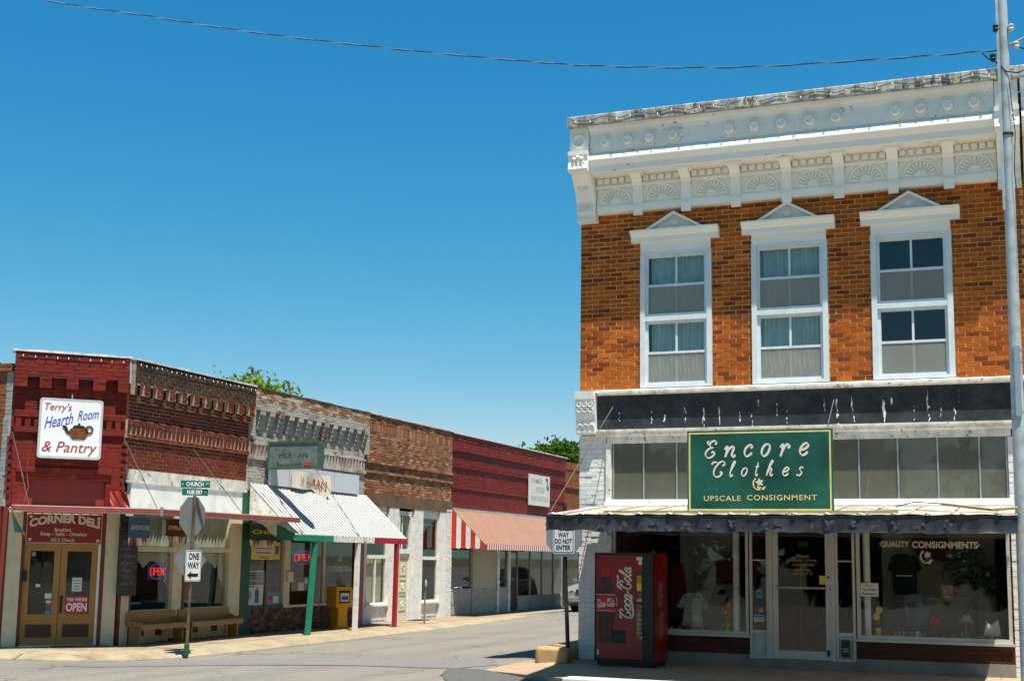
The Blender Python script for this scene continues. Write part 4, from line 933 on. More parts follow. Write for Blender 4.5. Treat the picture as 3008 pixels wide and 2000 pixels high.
MB().tube([(.06, .03, -.1), (.0, .02, 1.2), (-.02, .015, 2.35)], .035, 10).build('post', POSTK, p2)
octagon(.375, .0, .004).xf(Matrix.Translation((0, -.03, 1.82))).build('octagon_sign', SGREY, p2)
mbp, PP = plate(p2, .42, .56, 1.80, -.045, SWHITE, .004, .035); mbp.build('white_plate', SWHITE, p2)
ring(PP, 1.80, -.047, 0, .018, .012).build('plate_border', BLACK, p2)
for body, a, b, z0, z1 in (('ONE', -.09, .09, 1.965, 2.04), ('WAY', -.105, .105, 1.86, 1.94), ('DO NOT', -.165, .165, 1.755, 1.835), ('ENTER', -.14, .14, 1.65, 1.73)): letters(p2, body, a, b, z0-.07, z1-.07, -.047, BLACK, bold=.03)

# ------------------------------------------------------------------ utility pole and overhead wire
pole = thing('utility_pole', 'tall galvanised steel utility pole at the right edge of the pavement', 'utility pole', (-.2, 17.82, 0))
POLEM = paint('pole_galvanised', (.46, .5, .5), .42, .16, 2.2, grime=(.2, .2, .18), grime_amt=.1, metal=.25, bump=.15, stretch=(1, 1, .2))
MB().tube([(0, 0, -.1), (0, 0, 3), (0, 0, 6), (0, 0, 12)], [.088, .08, .07, .056], 18).build('shaft', POLEM, pole, smooth=True)
B('conduit', POLEM, pole, (-.085, -.05, -.06, -.02, 6.2, 12))
for z in (7.2, 4.35, 3.55, 4.2): MB().lathe([(.081, 0), (.081, .03)], (0, 0, z), 18).build('band', POSTK if z > 7 else STEEL, pole)
B('bracket', STEEL, pole, (-.02, .05, -.11, -.07, 3.5, 4.4)); 
for dx, z in ((-.09, 8.62), (.1, 8.6), (-.14, 8.22), (.16, 8.35)): MB().lathe([(.025, 0), (.045, .03), (.03, .05), (.045, .08), (.02, .1)], (dx, -.04, z), 10).build('insulator', BLACK if dx < 0 else paint('porcelain', (.6, .62, .6), .25), pole, smooth=True)
MB().tube([(.07, -.03, 8.42), (.3, -.03, 8.5), (.36, -.03, 8.62)], .02, 6).build('bracket_arm', STEEL, pole)
MB().tube([(-.27, -.02, 8.36), (-.2, -.02, 8.27), (-.1, -.04, 8.2), (.02, -.07, 8.05), (.16, -.05, 8.02), (.3, -.04, 8.07), (.34, -.04, 8.2), (.28, -.04, 8.33), (.12, -.03, 8.4)], .009, 5).build('jumper_cable', BLACK, pole)
MB().tube([(.05, -.08, 7.9), (.1, -.08, 7.2), (.07, -.085, 6.7), (.12, -.08, 6.0), (.09, -.085, 5.4)], .006, 5).build('drop_cable', BLACK, pole)
MB().tube([(-.05, -.1, 2.35), (-.35, -.3, 2.32), (-.95, -.2, 2.4)], .02, 6).build('stay_arm', GOLDB, pole); MB().tube([(-.95, -.2, 2.4), (-1.3, .0, 2.43), (-1.55, .2, 2.38)], .008, 5).build('stay_cable', BLACK, pole)
letters(pole, 'S', .02, .06, 1.98, 2.05, -.089, GOLD)
P = [(-.26, 17.8, 8.37), (-1.725, 17.8, 8.44), (-3.75, 17.8, 8.585), (-5.7, 17.8, 8.85), (-7.236, 17.8, 9.15), (-9.5, 17.8, 9.66), (-11.784, 17.8, 10.22), (-14, 17.8, 10.83), (-16.18, 17.8, 11.43), (-20, 17.8, 12.6), (-24, 17.8, 13.9)]
wr = thing('overhead_wire', 'twisted overhead service wire sagging across the blue sky', 'wire', (-.2, 17.8, 0))
D = catmull([(a+.2, 0, c) for a, b, c in P], 40)
for s_ in (0, 1):
    MB().tube([(q[0], .007*cos(i*.4+s_*pi), q[2]+.007*sin(i*.4+s_*pi)) for i, q in enumerate(D)], .0065, 5).build('strand', BLACK if s_ else STEEL, wr, smooth=True)
wp = thing('wooden_pole', 'wooden pole carrying the far end of the wire', 'utility pole', (-24.2, 17.8, -.4))
MB().tube([(0, 0, 0), (0, 0, 14.8)], [.16, .11], 12).build('shaft', RUST, wp); B('crossarm', RUST, wp, (-.05, .05, -.9, .9, 14.0, 14.12))
# ------------------------------------------------------------------ row of one-storey shops on the left
S = 1.15                                   # metres per survey unit for this row
LX, LZ = -15.35*S, ZL
def row_root(name, label, Y, cat='building'): return thing(name, label, cat, (LX, Y*S, LZ), pi/2)
def row_w(Y): return Matrix.Translation((LX, Y*S, LZ)) @ Matrix.Rotation(pi/2, 4, 'Z')
REDP = brick_mat('brick_red_paint', [(.17, .012, .006), (.21, .016, .007), (.19, .014, .006), (.15, .01, .005)], .6, dirt=(.1, .012, .008), dirt_amt=.45, over=(.27, .06, .04), over_lo=.6, over_hi=.72, over_scale=2.2, bump=.5, spec=.25)
MO_REDP = paint('mortar_red_paint', (.16, .012, .007), .6, .2, 6, spec=.25)
BR_DR = brick_mat('brick_dark_red', [(.15, .022, .008), (.21, .032, .011), (.11, .016, .008), (.24, .04, .013), (.17, .025, .009)], .75, dirt=(.03, .018, .014), dirt_amt=.35)
MO_DR = paint('mortar_pale', (.5, .38, .25), .95, .35, 5, grime=(.2, .07, .035), grime_amt=.35, bump=.6)
BR_GR = brick_mat('brick_sooty_top', [(.05, .026, .016), (.08, .04, .022), (.11, .05, .026), (.035, .024, .018)], .9, dirt=(.03, .028, .022), dirt_amt=.5)
BR_PW = brick_mat('brick_peeling_white', [(.2, .09, .045), (.25, .11, .055), (.17, .07, .04), (.28, .15, .08)], .85, over=(.4, .38, .33), over_lo=.36, over_hi=.5, over_scale=1.3)
BR_PB = brick_mat('brick_brown_top', [(.3, .14, .06), (.36, .18, .085), (.24, .1, .045), (.4, .25, .13), (.3, .12, .05)], .9, over=(.48, .44, .36), over_lo=.5, over_hi=.6, over_scale=1.6)
MO_PW = paint('mortar_grey', (.4, .38, .32), .95, .25, 7, bump=.5)
BR_BR = brick_mat('brick_brown', [(.31, .11, .048), (.38, .16, .075), (.24, .07, .032), (.5, .33, .19), (.35, .12, .05), (.45, .25, .125), (.28, .085, .04), (.18, .08, .045), (.52, .38, .24)], .9, dirt=(.16, .1, .06), dirt_amt=.25)
MO_BR = paint('mortar_brown_grey', (.19, .13, .085), .95, .25, 7, bump=.5)
BR_MA = brick_mat('brick_maroon', [(.2, .018, .014), (.24, .023, .016), (.17, .014, .011), (.26, .03, .018)], .6, dirt=(.12, .012, .01), dirt_amt=.3)
MO_MA = paint('mortar_maroon', (.12, .016, .014), .7, .2, 6)
BR_OR = brick_mat('brick_rust', [(.3, .085, .025), (.36, .12, .04), (.25, .06, .02)], .9, dirt=(.1, .05, .03), dirt_amt=.4)
CREAM = paint('cream_column', (.62, .55, .36), .6, .06, 2, grime=(.42, .36, .22), grime_amt=.1); MAROON = paint('maroon_trim', (.15, .02, .012), .55, .15, 3)
OCHRE = paint('ochre_door', (.36, .18, .035), .5, .12, 2, spec=.4); DMAR = paint('door_panel_maroon', (.06, .012, .009), .5, .2)
SIGNR = paint('sign_red', (.23, .006, .008), .4, .08, 2); COPE = paint('coping_white', (.72, .71, .66), .6, .15, 3, grime=(.3, .28, .22), grime_amt=.3)
CANW = paint('canvas_white', (.68, .69, .66), .7, .07, 1.5, grime=(.45, .44, .4), grime_amt=.15); LINT = paint('plaster_lintel', (.66, .64, .58), .85, .12, 3, grime=(.3, .27, .22), grime_amt=.3, chip=(.28, .25, .21), chip_at=.64, chip_scale=10, bump=.8)
AWR = paint('awning_red_edge', (.33, .05, .035), .4, .2, 3); AWS = paint('awning_pale_edge', (.6, .55, .5), .4, .1, 3)
GLASSL = glass_mat('row_glass', (.9, .92, .9), 1.2, .012)
WOODB = paint('bench_wood', (.35, .17, .045), .5, .18, 3, stretch=(1, 1, 5)); GREENP = paint('green_post', (.012, .19, .105), .5, .15, 3); GREEND = paint('green_column', (.012, .08, .045), .6, .2, 3)
REDPOST = paint('red_post', (.34, .012, .02), .45, .1, 3); WHITEP = paint('white_wood', (.74, .73, .68), .6, .06, 3, grime=(.45, .4, .28), grime_amt=.12, chip=(.3, .22, .12), chip_at=.72, chip_scale=9, chip_stretch=(1, 1, .4))
STRIPW = paint('stripe_white', (.7, .69, .66), .5, .08, 3); STRIPR = paint('stripe_red', (.5, .035, .015), .5, .1, 3); CORR = paint('faded_red_tin', (.33, .062, .026), .55, .25, 1.6, grime=(.38, .13, .07), grime_amt=.3); CORW = paint('pale_tin', (.42, .33, .24), .5, .12, 3)
TINW = paint('white_tin', (.6, .6, .55), .42, .06, 2, grime=(.5, .48, .38), grime_amt=.12, stretch=(1, 1, 1))
CHALK = paint('chalkboard', (.035, .035, .034), .8, .5, 3, grime=(.09, .09, .088), grime_amt=.3); NEONR = emit_mat('neon_red', (1, .05, .04), .75); NEONB = emit_mat('neon_blue', (.1, .1, .9), .3)

def corbel_front(bk, x0, x1, h, z_top, dent_z0, dent_z1, band, teeth, out, holes=(), zbot=None, top=None, gapw=None, side=.12):
    """parapet on a table of brick teeth, recessed frieze, slotted soldier band, plain wall"""
    tb = top or bk
    tb.zone(x0, x1, dent_z1, z_top, out)
    n = teeth; pit = (x1-x0-side)/n
    bk.zone(x0, x0+side*.6, dent_z0, dent_z1, out)
    for i in range(n):
        a = x0+side*.6+pit*(i+.52); b = a+pit*.48
        bk.zone(a, b, dent_z0, dent_z1, out, L=pit*.48); bk.zone(a+.01, b-.01, dent_z0-.13, dent_z0, out*.5, L=pit*.48)
    bk.zone(x0, x1, band[1]+.09, dent_z1, 0)
    bk.zone(x0, x1, band[1], band[1]+.09, .055)
    m = max(1, int((x1-x0)/.15)); w_ = (x1-x0)/m
    for i in range(m): bk.zone(x0+i*w_, x0+i*w_+w_*.56, band[0], band[1], .05, bond='soldier', H=w_*.56)
    bk.zone(x0, x1, band[0], band[1], .0, back=True)
    bk.zone(x0, x1, band[0]-.075, band[0], .055)
    bk.zone(x0, x1, zbot, band[0]-.075, 0, holes)
def coping(root, m, x0, x1, y0, y1, z0, h, seed=1):
    rr = random.Random(seed); n = int((x1-x0)/.22); vs_ = []
    for i in range(n+1):
        xx = x0+(x1-x0)*i/n; a = rr.uniform(-.012, .012); c = rr.uniform(-.012, .014)
        vs_ += [(xx, y0+a, z0-.004), (xx, y0+a, z0+h+c), (xx, y1, z0+h+c*.5), (xx, y1, z0-.004)]
    MB().add(vs_, [(4*i+k, 4*i+(k+1) % 4, 4*i+4+(k+1) % 4, 4*i+4+k) for i in range(n) for k in range(4)]+[(0, 1, 2, 3), (4*n+3, 4*n+2, 4*n+1, 4*n)]).build('coping', m, root)
def shell(root, w_, top, depth=9, z0=2.6):
    B('party_wall', BASECON, root, (0.002, .2, .121, depth, 0, top-.15)); B('party_wall', BASECON, root, (w_-.2, w_-.002, .121, depth, 0, top-.15)); B('flat_roof', BASECON, root, (.2, w_-.2, .121, depth, top-.7, top-.6)); B('rear_wall', BASECON, root, (.2, w_-.2, depth-.2, depth, 0, top-.7))
    B('shop_ceiling', INW, root, (.2, w_-.2, .13, depth-.2, 2.85, 2.9)); B('shop_floor', INF, root, (.2, w_-.2, .13, depth-.2, -.05, .02)); B('shop_wall', INW, root, (.2, w_-.2, 4.2, 4.25, .02, 2.85))
def tinwave(x0, x1, P0, P1, pitch, amp, m, root, name='awning_sheet', per=4):
    """corrugated sheet from upper edge P0=(y,z) to lower edge P1, ribs running down the slope"""
    n = int((x1-x0)/pitch)*per; vs_ = []
    for i in range(n+1):
        ph = (i % per)/per; rib = amp if ph in (0,) else (amp*.35 if ph == .25 else 0)
        x = x0+(x1-x0)*i/n; dy, dz = P1[0]-P0[0], P1[1]-P0[1]; L = math.hypot(dy, dz); ny, nz = -dz/L, dy/L
        if nz < 0: ny, nz = -ny, -nz
        for y, z in (P0, P1): vs_.append((x, y+ny*rib, z+nz*rib))
    return MB().add(vs_, [(2*i, 2*i+2, 2*i+3, 2*i+1) for i in range(n)]).build(name, m, root)
def string_lights(label, pts, n, loc, rz):
    t = thing('string_lights', label, 'string lights', loc, rz); P = catmull(pts, 10)
    MB().tube(P, .006, 4).build('cord', BLACKM, t)
    BC = [paint('bulb_clear', (.75, .75, .68), .15), paint('bulb_green', (.1, .4, .25), .2), paint('bulb_blue', (.15, .2, .6), .2), paint('bulb_amber', (.6, .5, .1), .2)]
    for i in range(n):
        f = (i+.5)/n*(len(P)-1); k = int(f); a, b = Vector(P[k]), Vector(P[min(k+1, len(P)-1)]); q = a.lerp(b, f-k)
        MB().lathe([(.006, 0), (.013, -.02), (.01, -.042), (.003, -.052)], (q.x, q.y-.012, q.z-.0), 7).build('bulb', BC[[0, 0, 1, 0, 0, 2, 0, 0, 3][i % 9]], t, smooth=True)
    return t

# ---------------- corner deli
YD = 19.5; deli = row_root('corner_deli', 'red painted brick corner cafe with angled entrance and sooty brick flank', YD)
WD = (23.5-YD)*S; DW = row_w(YD)
def z(v): return v*S
bkS = Bricks(deli, DW, BR_DR, MO_DR, L=.225, H=.079, gap=.015, seed=2); bkT = Bricks(deli, DW, BR_GR, MO_DR, L=.225, H=.079, gap=.015, seed=6)
corbel_front(bkS, 0, WD, 0, z(5.12), z(4.49), z(4.70), (z(3.77), z(3.96)), 10, .19, zbot=z(3.14), top=bkT)
bkS.finish(150); bkT.finish(60, mortar_name='parapet_bed')
coping(deli, COPE, -.02, WD, -.21, .2, z(5.12), .03, 4)
# angled entrance wall, in its own frame: x runs to the right along the angled wall
CHL = 1.95*S; cham = holder('entrance_wall', deli, (0, 0, 0)); cham.rotation_euler = (0, 0, -pi/4)
# local x of the holder runs towards the flank corner at 0; the wall occupies x in [-CHL, 0]
CW = DW @ Matrix.Rotation(-pi/4, 4, 'Z')
bkC = Bricks(cham, CW, REDP, MO_REDP, L=.225, H=.079, gap=.008, proud=.006, seed=4)
tz = z(5.13); d0, d1 = z(4.50), z(4.71)
bkC.zone(-CHL, 0, d1, tz, .18); 
for a, b in ((-1.95, -1.73), (-1.525, -1.325), (-1.075, -.87), (-.62, -.40), (-.19, 0)): bkC.zone(a*S, b*S, d0, d1, .18, L=abs(b-a)*S)
for a, b in ((-1.525, -1.325), (-1.075, -.87), (-.62, -.40)): bkC.zone(a*S+.02, b*S-.02, d0-.16, d0, .06, L=abs(b-a)*S)
bkC.zone(-CHL, 0, z(4.1), d1, 0); bkC.zone(-CHL+.05, -.02, z(3.98), z(4.1), .06)
for i in range(12):
    a = -CHL+.08+i*(CHL-.12)/12; bkC.zone(a, a+.11, z(3.79), z(3.98), .05, bond='soldier', H=.11)
bkC.zone(-CHL, 0, z(3.79), z(3.98), 0); bkC.zone(-CHL+.05, -.02, z(3.71), z(3.79), .06)
bkC.zone(-CHL, 0, z(3.0), z(3.71), 0, [(-1.66*S, -.27*S, z(2.0), z(2.905))]); bkC.zone(-1.82*S, -.2*S, z(3.01), z(3.10), .07); bkC.zone(-1.73*S, -.24*S, z(2.905), z(3.01), .035)
bkC.zone(-CHL, -1.63*S, z(2.42), z(3.0), 0); bkC.zone(-.29*S, 0, z(2.42), z(3.0), 0); bkC.finish(150)
B('recess_panel', paint('red_panel', (.2, .014, .01), .5, .15, 3), cham, (-1.63*S, -.29*S, .1, .14, z(2.3), z(2.93)))
# toothed quoin at both ends of the angled wall
for i in range(9):
    zz = z(2.62)+i*.155
    if zz < z(3.66): B('quoin', REDP, cham, (-.055, .055, -.035, .06, zz, zz+.075)); B('quoin', REDP, cham, (-CHL-.055, -CHL+.055, -.035, .06, zz, zz+.075))
coping(cham, COPE, -CHL-.05, .04, -.2, .2, tz, .035, 6)
TARP = paint('red_tarp', (.19, .013, .008), .5, .15, 3)
mb = MB(); vs_ = []; n = 14
for j in range(n+1):
    for i in range(n+1):
        a, b = i/n, j/n; x = -.26+.42*a*(1-.25*b); zz = z(2.43)+.34*b; y = -.1-.16*(1-b)*(.6+.4*sin(a*7))-.05*sin(a*11+b*4); vs_.append((x, y, zz))
mb.add(vs_, [(j*(n+1)+i, j*(n+1)+i+1, (j+1)*(n+1)+i+1, (j+1)*(n+1)+i) for j in range(n) for i in range(n)]); mb.build('tarpaulin', TARP, cham, smooth=True, angle=60)
# entrance: columns, doors
B('column', CREAM, cham, (-1.885*S, -1.645*S, -.05, .12, 0, z(2.4))); B('trim_strip', MAROON, cham, (-1.645*S+.001, -1.595*S, -.06, .1, 0, z(2.4))); B('trim_strip', MAROON, cham, (-1.98*S, -1.886*S, -.06, .1, 0, z(2.4)))
B('jamb', WHITE, cham, (-.355*S, -.31*S, -.02, .1, 0, z(1.77))); B('trim_strip', MAROON, cham, (-.309*S, -.245*S, -.06, .1, 0, z(2.4))); B('column', CREAM, cham, (-.244*S, -.02, -.05, .12, 0, z(2.4)))
B('door_head', OCHRE, cham, (-1.594*S, -.356*S, -.01, .1, z(1.70), z(1.775))); B('header_wall', MAROON, cham, (-1.594*S, -.31*S, .0, .12, z(1.776), z(2.42)))
for a, b in ((-1.59, -.985), (-.975, -.357)):
    dd = holder('door', cham); x0, x1 = a*S, b*S; wl = x1-x0
    gx0, gx1, gz0, gz1 = x0+.12, x1-.12, z(.55), z(1.645)
    B('leaf', OCHRE, dd, (x0, gx0, 0, .05, .02, z(1.698)), (gx1, x1, 0, .05, .02, z(1.698)), (gx0, gx1, 0, .05, gz1, z(1.698)), (gx0, gx1, 0, .05, .02, gz0))
    B('pane', GLASSL, dd, (gx0, gx1, .022, .028, gz0, gz1)); B('kick_panel', DMAR, dd, (gx0-.02, gx1+.02, -.008, -.001, z(.155), z(.378)), bevel=.004); MB().frame(gx0-.035, gx1+.035, z(.155)-.015, z(.378)+.015, .015, -.014, -.0015).build('panel_mould', OCHRE, dd, recalc=False)
    if b > -.5: B('push_plate', BLACK, dd, (x0+.02, x0+.075, -.012, -.001, z(.57), z(.87)))
    else:
        for zz, hh, m in ((1.55, .09, paint('sticker_lilac', (.3, .2, .3), .6)),): B('sticker', m, dd, (gx0+.02, gx0+.1, .018, .0215, z(zz), z(zz)+hh))
        B('sticker', PAPER, dd, (gx0+.13, gx0+.22, .018, .0215, z(1.02), z(1.07))); B('sticker', PAPER, dd, (gx1-.14, gx1-.01, .018, .0215, z(.82), z(.91)))
        for i, m in enumerate((PAPER, REDS, BLUS, TEAL)): B('sticker', m, dd, (gx1-.11, gx1-.01, .018, .0215, z(.56+.06*(3-i)), z(.61+.06*(3-i))))
    if b > -.5:
        nn = holder('notice', dd); B('sheet', PAPER, nn, (gx0+.12, gx0+.31, .016, .02, z(.945), z(1.185)))
        for i in range(4): B('text_line', BLACKM, nn, (gx0+.14+.01*i, gx0+.29-.01*i, .0145, .0158, z(1.13-.05*i), z(1.13-.05*i)+.012))
B('mailbox', BLACKM, cham, (-1.585*S-.03, -1.53*S, -.09, -.011, z(1.12), z(1.3)), bevel=.01); B('threshold', WHITE, cham, (-1.6*S, -.35*S, -.1, .0, 0, .022)); B('interior_dark', DARKIN, cham, (-1.6*S, -.3*S, 1.4, 1.45, 0, z(2.3)))
yo = thing('open_sign', 'red YES WE\'RE OPEN card in the cafe door window', 'sign', tuple(CW @ Vector((-.655*S, .018, z(.555))))); yo.rotation_euler = (0, 0, pi/4)
B('card', REDS, yo, (-.24, .2, -.004, 0, 0, .35)); letters(yo, "YES WE'RE", -.22, .18, .255, .32, -.006, LETW, bold=.02); letters(yo, 'OPEN', -.22, .18, .05, .22, -.006, LETW, bold=.03)
mt = B('doormat', BLACKM, None, (-.55, .55, -.25, .15, .0, .02)); mt.location = tuple(CW @ Vector((-.6*S, -.35, .003))); mt.rotation_euler = (0, 0, pi/4); tag(mt, 'dark rubber doormat before the cafe double doors', 'doormat')
# cafe name board above the doors
cdl = thing('name_board', 'red board reading CORNER DELI above the ochre double doors', 'sign', tuple(CW @ Vector((-.95*S, -.03, z(1.78))))); cdl.rotation_euler = (0, 0, pi/4)
hw = .635*S; hh = z(.52)
B('board', SIGNR, cdl, (-hw, hw, 0, .028, 0, hh)); MB().frame(-hw, hw, 0, hh, .012, -.003, -.0005).build('border', BOTW, cdl, recalc=False)
arch = lambda s_, t_: (s_, t_*.62+.38*(1-(2*s_-1)**2)*1.0)
letters(cdl, 'CORNER DELI', -hw*.93, hw*.93, hh*.5, hh*.98, -.004, BOTW, bold=.05, warp=arch)
letters(cdl, 'Breakfast', -.19, .13, hh*.4, hh*.52, -.004, BOTW, bold=.02); letters(cdl, 'Soup - Subs - Omelets', -.46, .44, hh*.22, hh*.38, -.004, BOTW, bold=.02); letters(cdl, '102 E. Church', -.25, .2, hh*.06, hh*.17, -.004, BOTW, bold=.02)
for sx, zz in ((-.9, .88), (.9, .86), (-.9, .12), (.9, .1)):
    mb = MB(); mb.lathe([(.005, 0), (.03, .002), (.03, .003)], (hw*sx, -.001, hh*zz), 10, 'y'); mb.prism([(hw*sx+.025, hh*zz+.01), (hw*sx+.05, hh*zz+.025), (hw*sx+.03, hh*zz-.01)], -.004, -.001); mb.build('teapot_motif', BOTW, cdl)
# hanging picture sign
ts = thing('picture_sign', 'white square sign reading Terry\'s Hearth Room and Pantry with a brown teapot', 'sign', tuple(CW @ Vector((-.968*S, -.26, z(3.26))))); ts.rotation_euler = (0, 0, pi/4)
k2 = .985; sw = .545*S*k2; sh = 1.075*S*k2
SF = paint('sign_face_white', (.74, .75, .73), .35, .03); SFR = paint('sign_frame_alu', (.6, .62, .6), .35, .1, metal=.4)
SB1 = paint('sign_letter_red', (.36, .02, .02), .5, .05); SB2 = paint('sign_letter_blue', (.03, .05, .38), .5, .05); SBB = paint('teapot_brown', (.16, .05, .008), .35, .55, 5); SBD = paint('teapot_dark', (.025, .012, .006), .35, .3)
SHD = paint('letter_shadow_grey', (.42, .43, .43), .5, .03)
mbp, PP = plate(ts, sw*2, sh, sh/2, 0, SF, .16, .06); mbp.build('cabinet', SFR, ts)
mbp, P3 = plate(ts, sw*2-.07, sh-.07, sh/2, -.012, SF, .011, .04); mbp.build('face', SF, ts)
ring(PP, sh/2, -.014, 0, .0, .045).build('rim', SFR, ts)
def sx_(t): return -sw+2*sw*t
def sz_(t): return sh*(1-t)
def slet(body, a, b, t0, t1, m, shear=.25, warp=None):
    letters(ts, body, sx_(a)+.008, sx_(b)+.008, sz_(t1)-.008, sz_(t0)-.008, -.0135, SHD, bold=.0, shear=shear, warp=warp)
    letters(ts, body, sx_(a), sx_(b), sz_(t1), sz_(t0), -.0155, m, bold=.0, shear=shear, warp=warp)
slet("Terry's", .08, .5, .08, .24, SB1); slant = lambda a0, a1: (lambda s_, t_: (s_, (t_*(1-(a1-a0))+ (a1-a0)*s_)))
slet('Hearth', .09, .53, .22, .52, SB2, .3, slant(0, .35)); slet('Room', .6, .93, .14, .36, SB2, .3, slant(0, .25)); slet('& Pantry', .07, .93, .72, .95, SB1)
cxp, czp = sx_(.63), sz_(.57)
mb = MB(); body_ = [(-.19, .04), (-.17, -.04), (-.1, -.1), (.1, -.1), (.17, -.04), (.19, .04), (.13, .1), (-.13, .1)]
mb.prism([(cxp+a, czp+b) for a, b in catmull(body_+[body_[0]], 5)[:-1]], -.03, -.0125); mb.build('teapot_body', SBB, ts)
mb = MB(); mb.prism([(cxp-.13, czp+.1), (cxp+.13, czp+.1), (cxp+.09, czp+.16), (cxp-.09, czp+.16)], -.031, -.0125); mb.lathe([(.02, 0), (.026, .012), (.015, .02)], (cxp, -.0126, czp+.185), 12, 'y')
mb.torus((cxp+.2, -.02, czp+.08), .07, .016, 18, 6); v, f = ribbon([(cxp-.16, czp-.02), (cxp-.23, czp+.03), (cxp-.26, czp+.11), (cxp-.32, czp+.12)], .05, .02); mb.add([(a, -.026, b) for a, b in v], f)
for i in range(7): mb.lathe([(.02, 0), (.02, .01), (.008, .016)], (cxp-.11+i*.037, -.0126, czp-.105), 8, 'y')
mb.build('teapot_trim', SBD, ts)
B('hanger', STEEL, ts, (-.01, .01, .04, .06, sh, sh+.1)); B('mount', STEEL, ts, (-.3, -.26, .161, .24, sh*.4, sh*.5), (.26, .3, .161, .24, sh*.4, sh*.5))
# cafe flank
B('lintel', LINT, deli, (.2, WD-.02, -.05, .1, z(2.90), z(3.139))); B('canvas_panel', CANW, deli, (.26, WD-.02, -.02, .08, z(2.38), z(2.899)))
B('column', CREAM, deli, (.08, .34, -.05, .12, 0, z(2.38))); B('trim_strip', MAROON, deli, (.0, .079, -.055, .12, 0, z(2.38))); B('trim_strip', MAROON, deli, (.341, .42, -.04, .12, 0, z(2.38)))
x = lambda Y: (Y-YD)*S
B('column', CREAM, deli, (x(21.07), x(21.36), -.05, .12, z(.05), z(2.38))); B('trim_strip', MAROON, deli, (x(21.36)+.001, x(21.47), -.04, .12, 0, z(2.38))); B('column', CREAM, deli, (x(22.93), x(23.36), -.05, .12, 0, z(2.38)))
for a, b in ((19.87, 21.07), (21.47, 22.93)):
    wn = holder('window', deli); x0, x1 = x(a)+.001, x(b)-.001
    B('transom_bar', CREAM, wn, (x0, x1, -.05, .1, z(1.655), z(1.75))); B('stall_board', CREAM, wn, (x0, x1, .0, .1, .0, z(.56))); B('sill', CREAM, wn, (x0, x1, -.04, .1, z(.56)+.001, z(.60)))
    B('pane', GLASSL, wn, (x0, x1, .04, .046, z(.60)+.001, z(1.654))); B('pane', GLASSL, wn, (x0, x1, .04, .046, z(1.751), z(2.37)))
    mb = MB(); n = 70; vs_ = []
    for i in range(n+1):
        xx = x0+(x1-x0)*i/n; yy = .12+.02*sin(i*1.15)+.008*sin(i*.4); vs_ += [(xx, yy, z(1.76)), (xx, yy, z(2.37))]
    mb.add(vs_, [(2*i, 2*i+2, 2*i+3, 2*i+1) for i in range(n)]).build('curtain', paint('net_curtain', (.5, .48, .4), .95, .12, 12), wn, smooth=True)
    mb = MB(); vs_ = []
    for i in range(n+1):
        t = i/n; xx = x0+(x1-x0)*t; yy = .11+.02*sin(i*1.3); low = z(1.35)+z(.14)*abs(sin(t*pi*2.5))-z(.5)*max(0, (t-.86)/.14)**.5*(1 if t > .86 else 0); vs_ += [(xx, yy, low), (xx, yy, z(1.64))]
    mb.add(vs_, [(2*i, 2*i+2, 2*i+3, 2*i+1) for i in range(n)]).build('valance_curtain', MATS['net_curtain'], wn, smooth=True)
    for sx in (.3, .75):
        B('vent', DMAR, wn, (x0+(x1-x0)*sx-.12, x0+(x1-x0)*sx+.12, -.004, -.0005, z(.12), z(.3)))
B('table_inside', PAPER, deli, (x(20.0), x(20.9), .6, 1.3, .78, .82)); B('table_inside', PAPER, deli, (x(21.7), x(22.6), .6, 1.3, .78, .82))
shell(deli, WD, z(5.1))
# awning: edge runs parallel to the angled wall, then along the street
aw = holder('flat_awning', deli); pA = 1.25*S
def off(p): return p
jx = -pA*math.tan(pi/8)
# street part (facade frame): x from jx to end
xe = x(23.62); zt0, zb0 = z(2.39), z(2.29)
def cham_pt(xl, y): c, s_ = cos(-pi/4), sin(-pi/4); return (xl*c-y*s_, xl*s_+y*c)
lead = [cham_pt(-CHL-.03, -pA), cham_pt(-jx*-1 if False else jx*-1*-1, -pA)]
J = (jx, -pA); Lf = cham_pt(-CHL+.05, -pA); Lb = cham_pt(-CHL+.05, -.07); Jb = (0, -.08)
def slab(P, z0, z1, name, m): return MB().prism(P, z0, z1, 'z').build(name, m, aw)
slab([Lb, Lf, J, Jb], z(2.33), z(2.36), 'deck', TINW); slab([Jb, J, (xe, -pA), (xe, -.08)], z(2.33), z(2.36)-.001, 'deck', TINW)
def edge(p, q, nm):
    d = Vector((q[0]-p[0], q[1]-p[1])); L = d.length; a = atan2(d.y, d.x); h = holder(nm, aw, (p[0], p[1], 0), a); P = z(2.29)
    for i, (m, zz, hgt, o_) in enumerate(((AWS, 0, .024, .01), (AWR, .0245, .034, .022), (AWS, .059, .014, .008), (AWR, .0735, .034, .018), (AWS, .108, .014, .004))):
        B('edge_strip', m, h, (0, L, -o_, .03, P+zz, P+zz+hgt))
    return h
edge(Lf, J, 'fascia'); h_ = edge(J, (xe, -pA), 'fascia')
B('joint_clip', STEEL, aw, (jx-.02, jx+.03, -pA-.035, -pA+.02, z(2.27), z(2.42)))
for i in range(12): 
    t = (i+.5)/12; p = Vector(Lf).lerp(Vector(J), t); q = Vector(Lb).lerp(Vector(Jb), t); MB().tube([(p.x, p.y, z(2.375)), (q.x, q.y, z(2.385))], .02, 6).build('deck_rib', TINW, aw)
for i in range(22):
    xx = .1+(xe-.15)*i/21; MB().tube([(xx, -pA+.02, z(2.372)), (xx, -.09, z(2.38))], .02, 6).build('deck_rib', TINW, aw)
def rod(p, q, par, m=RODM):
    MB().tube([p, q], .008, 6).build('guy_rod', m, par); a, b = Vector(p), Vector(q); MB().tube([a.lerp(b, .57), a.lerp(b, .62)], .016, 6).build('turnbuckle', m, par)
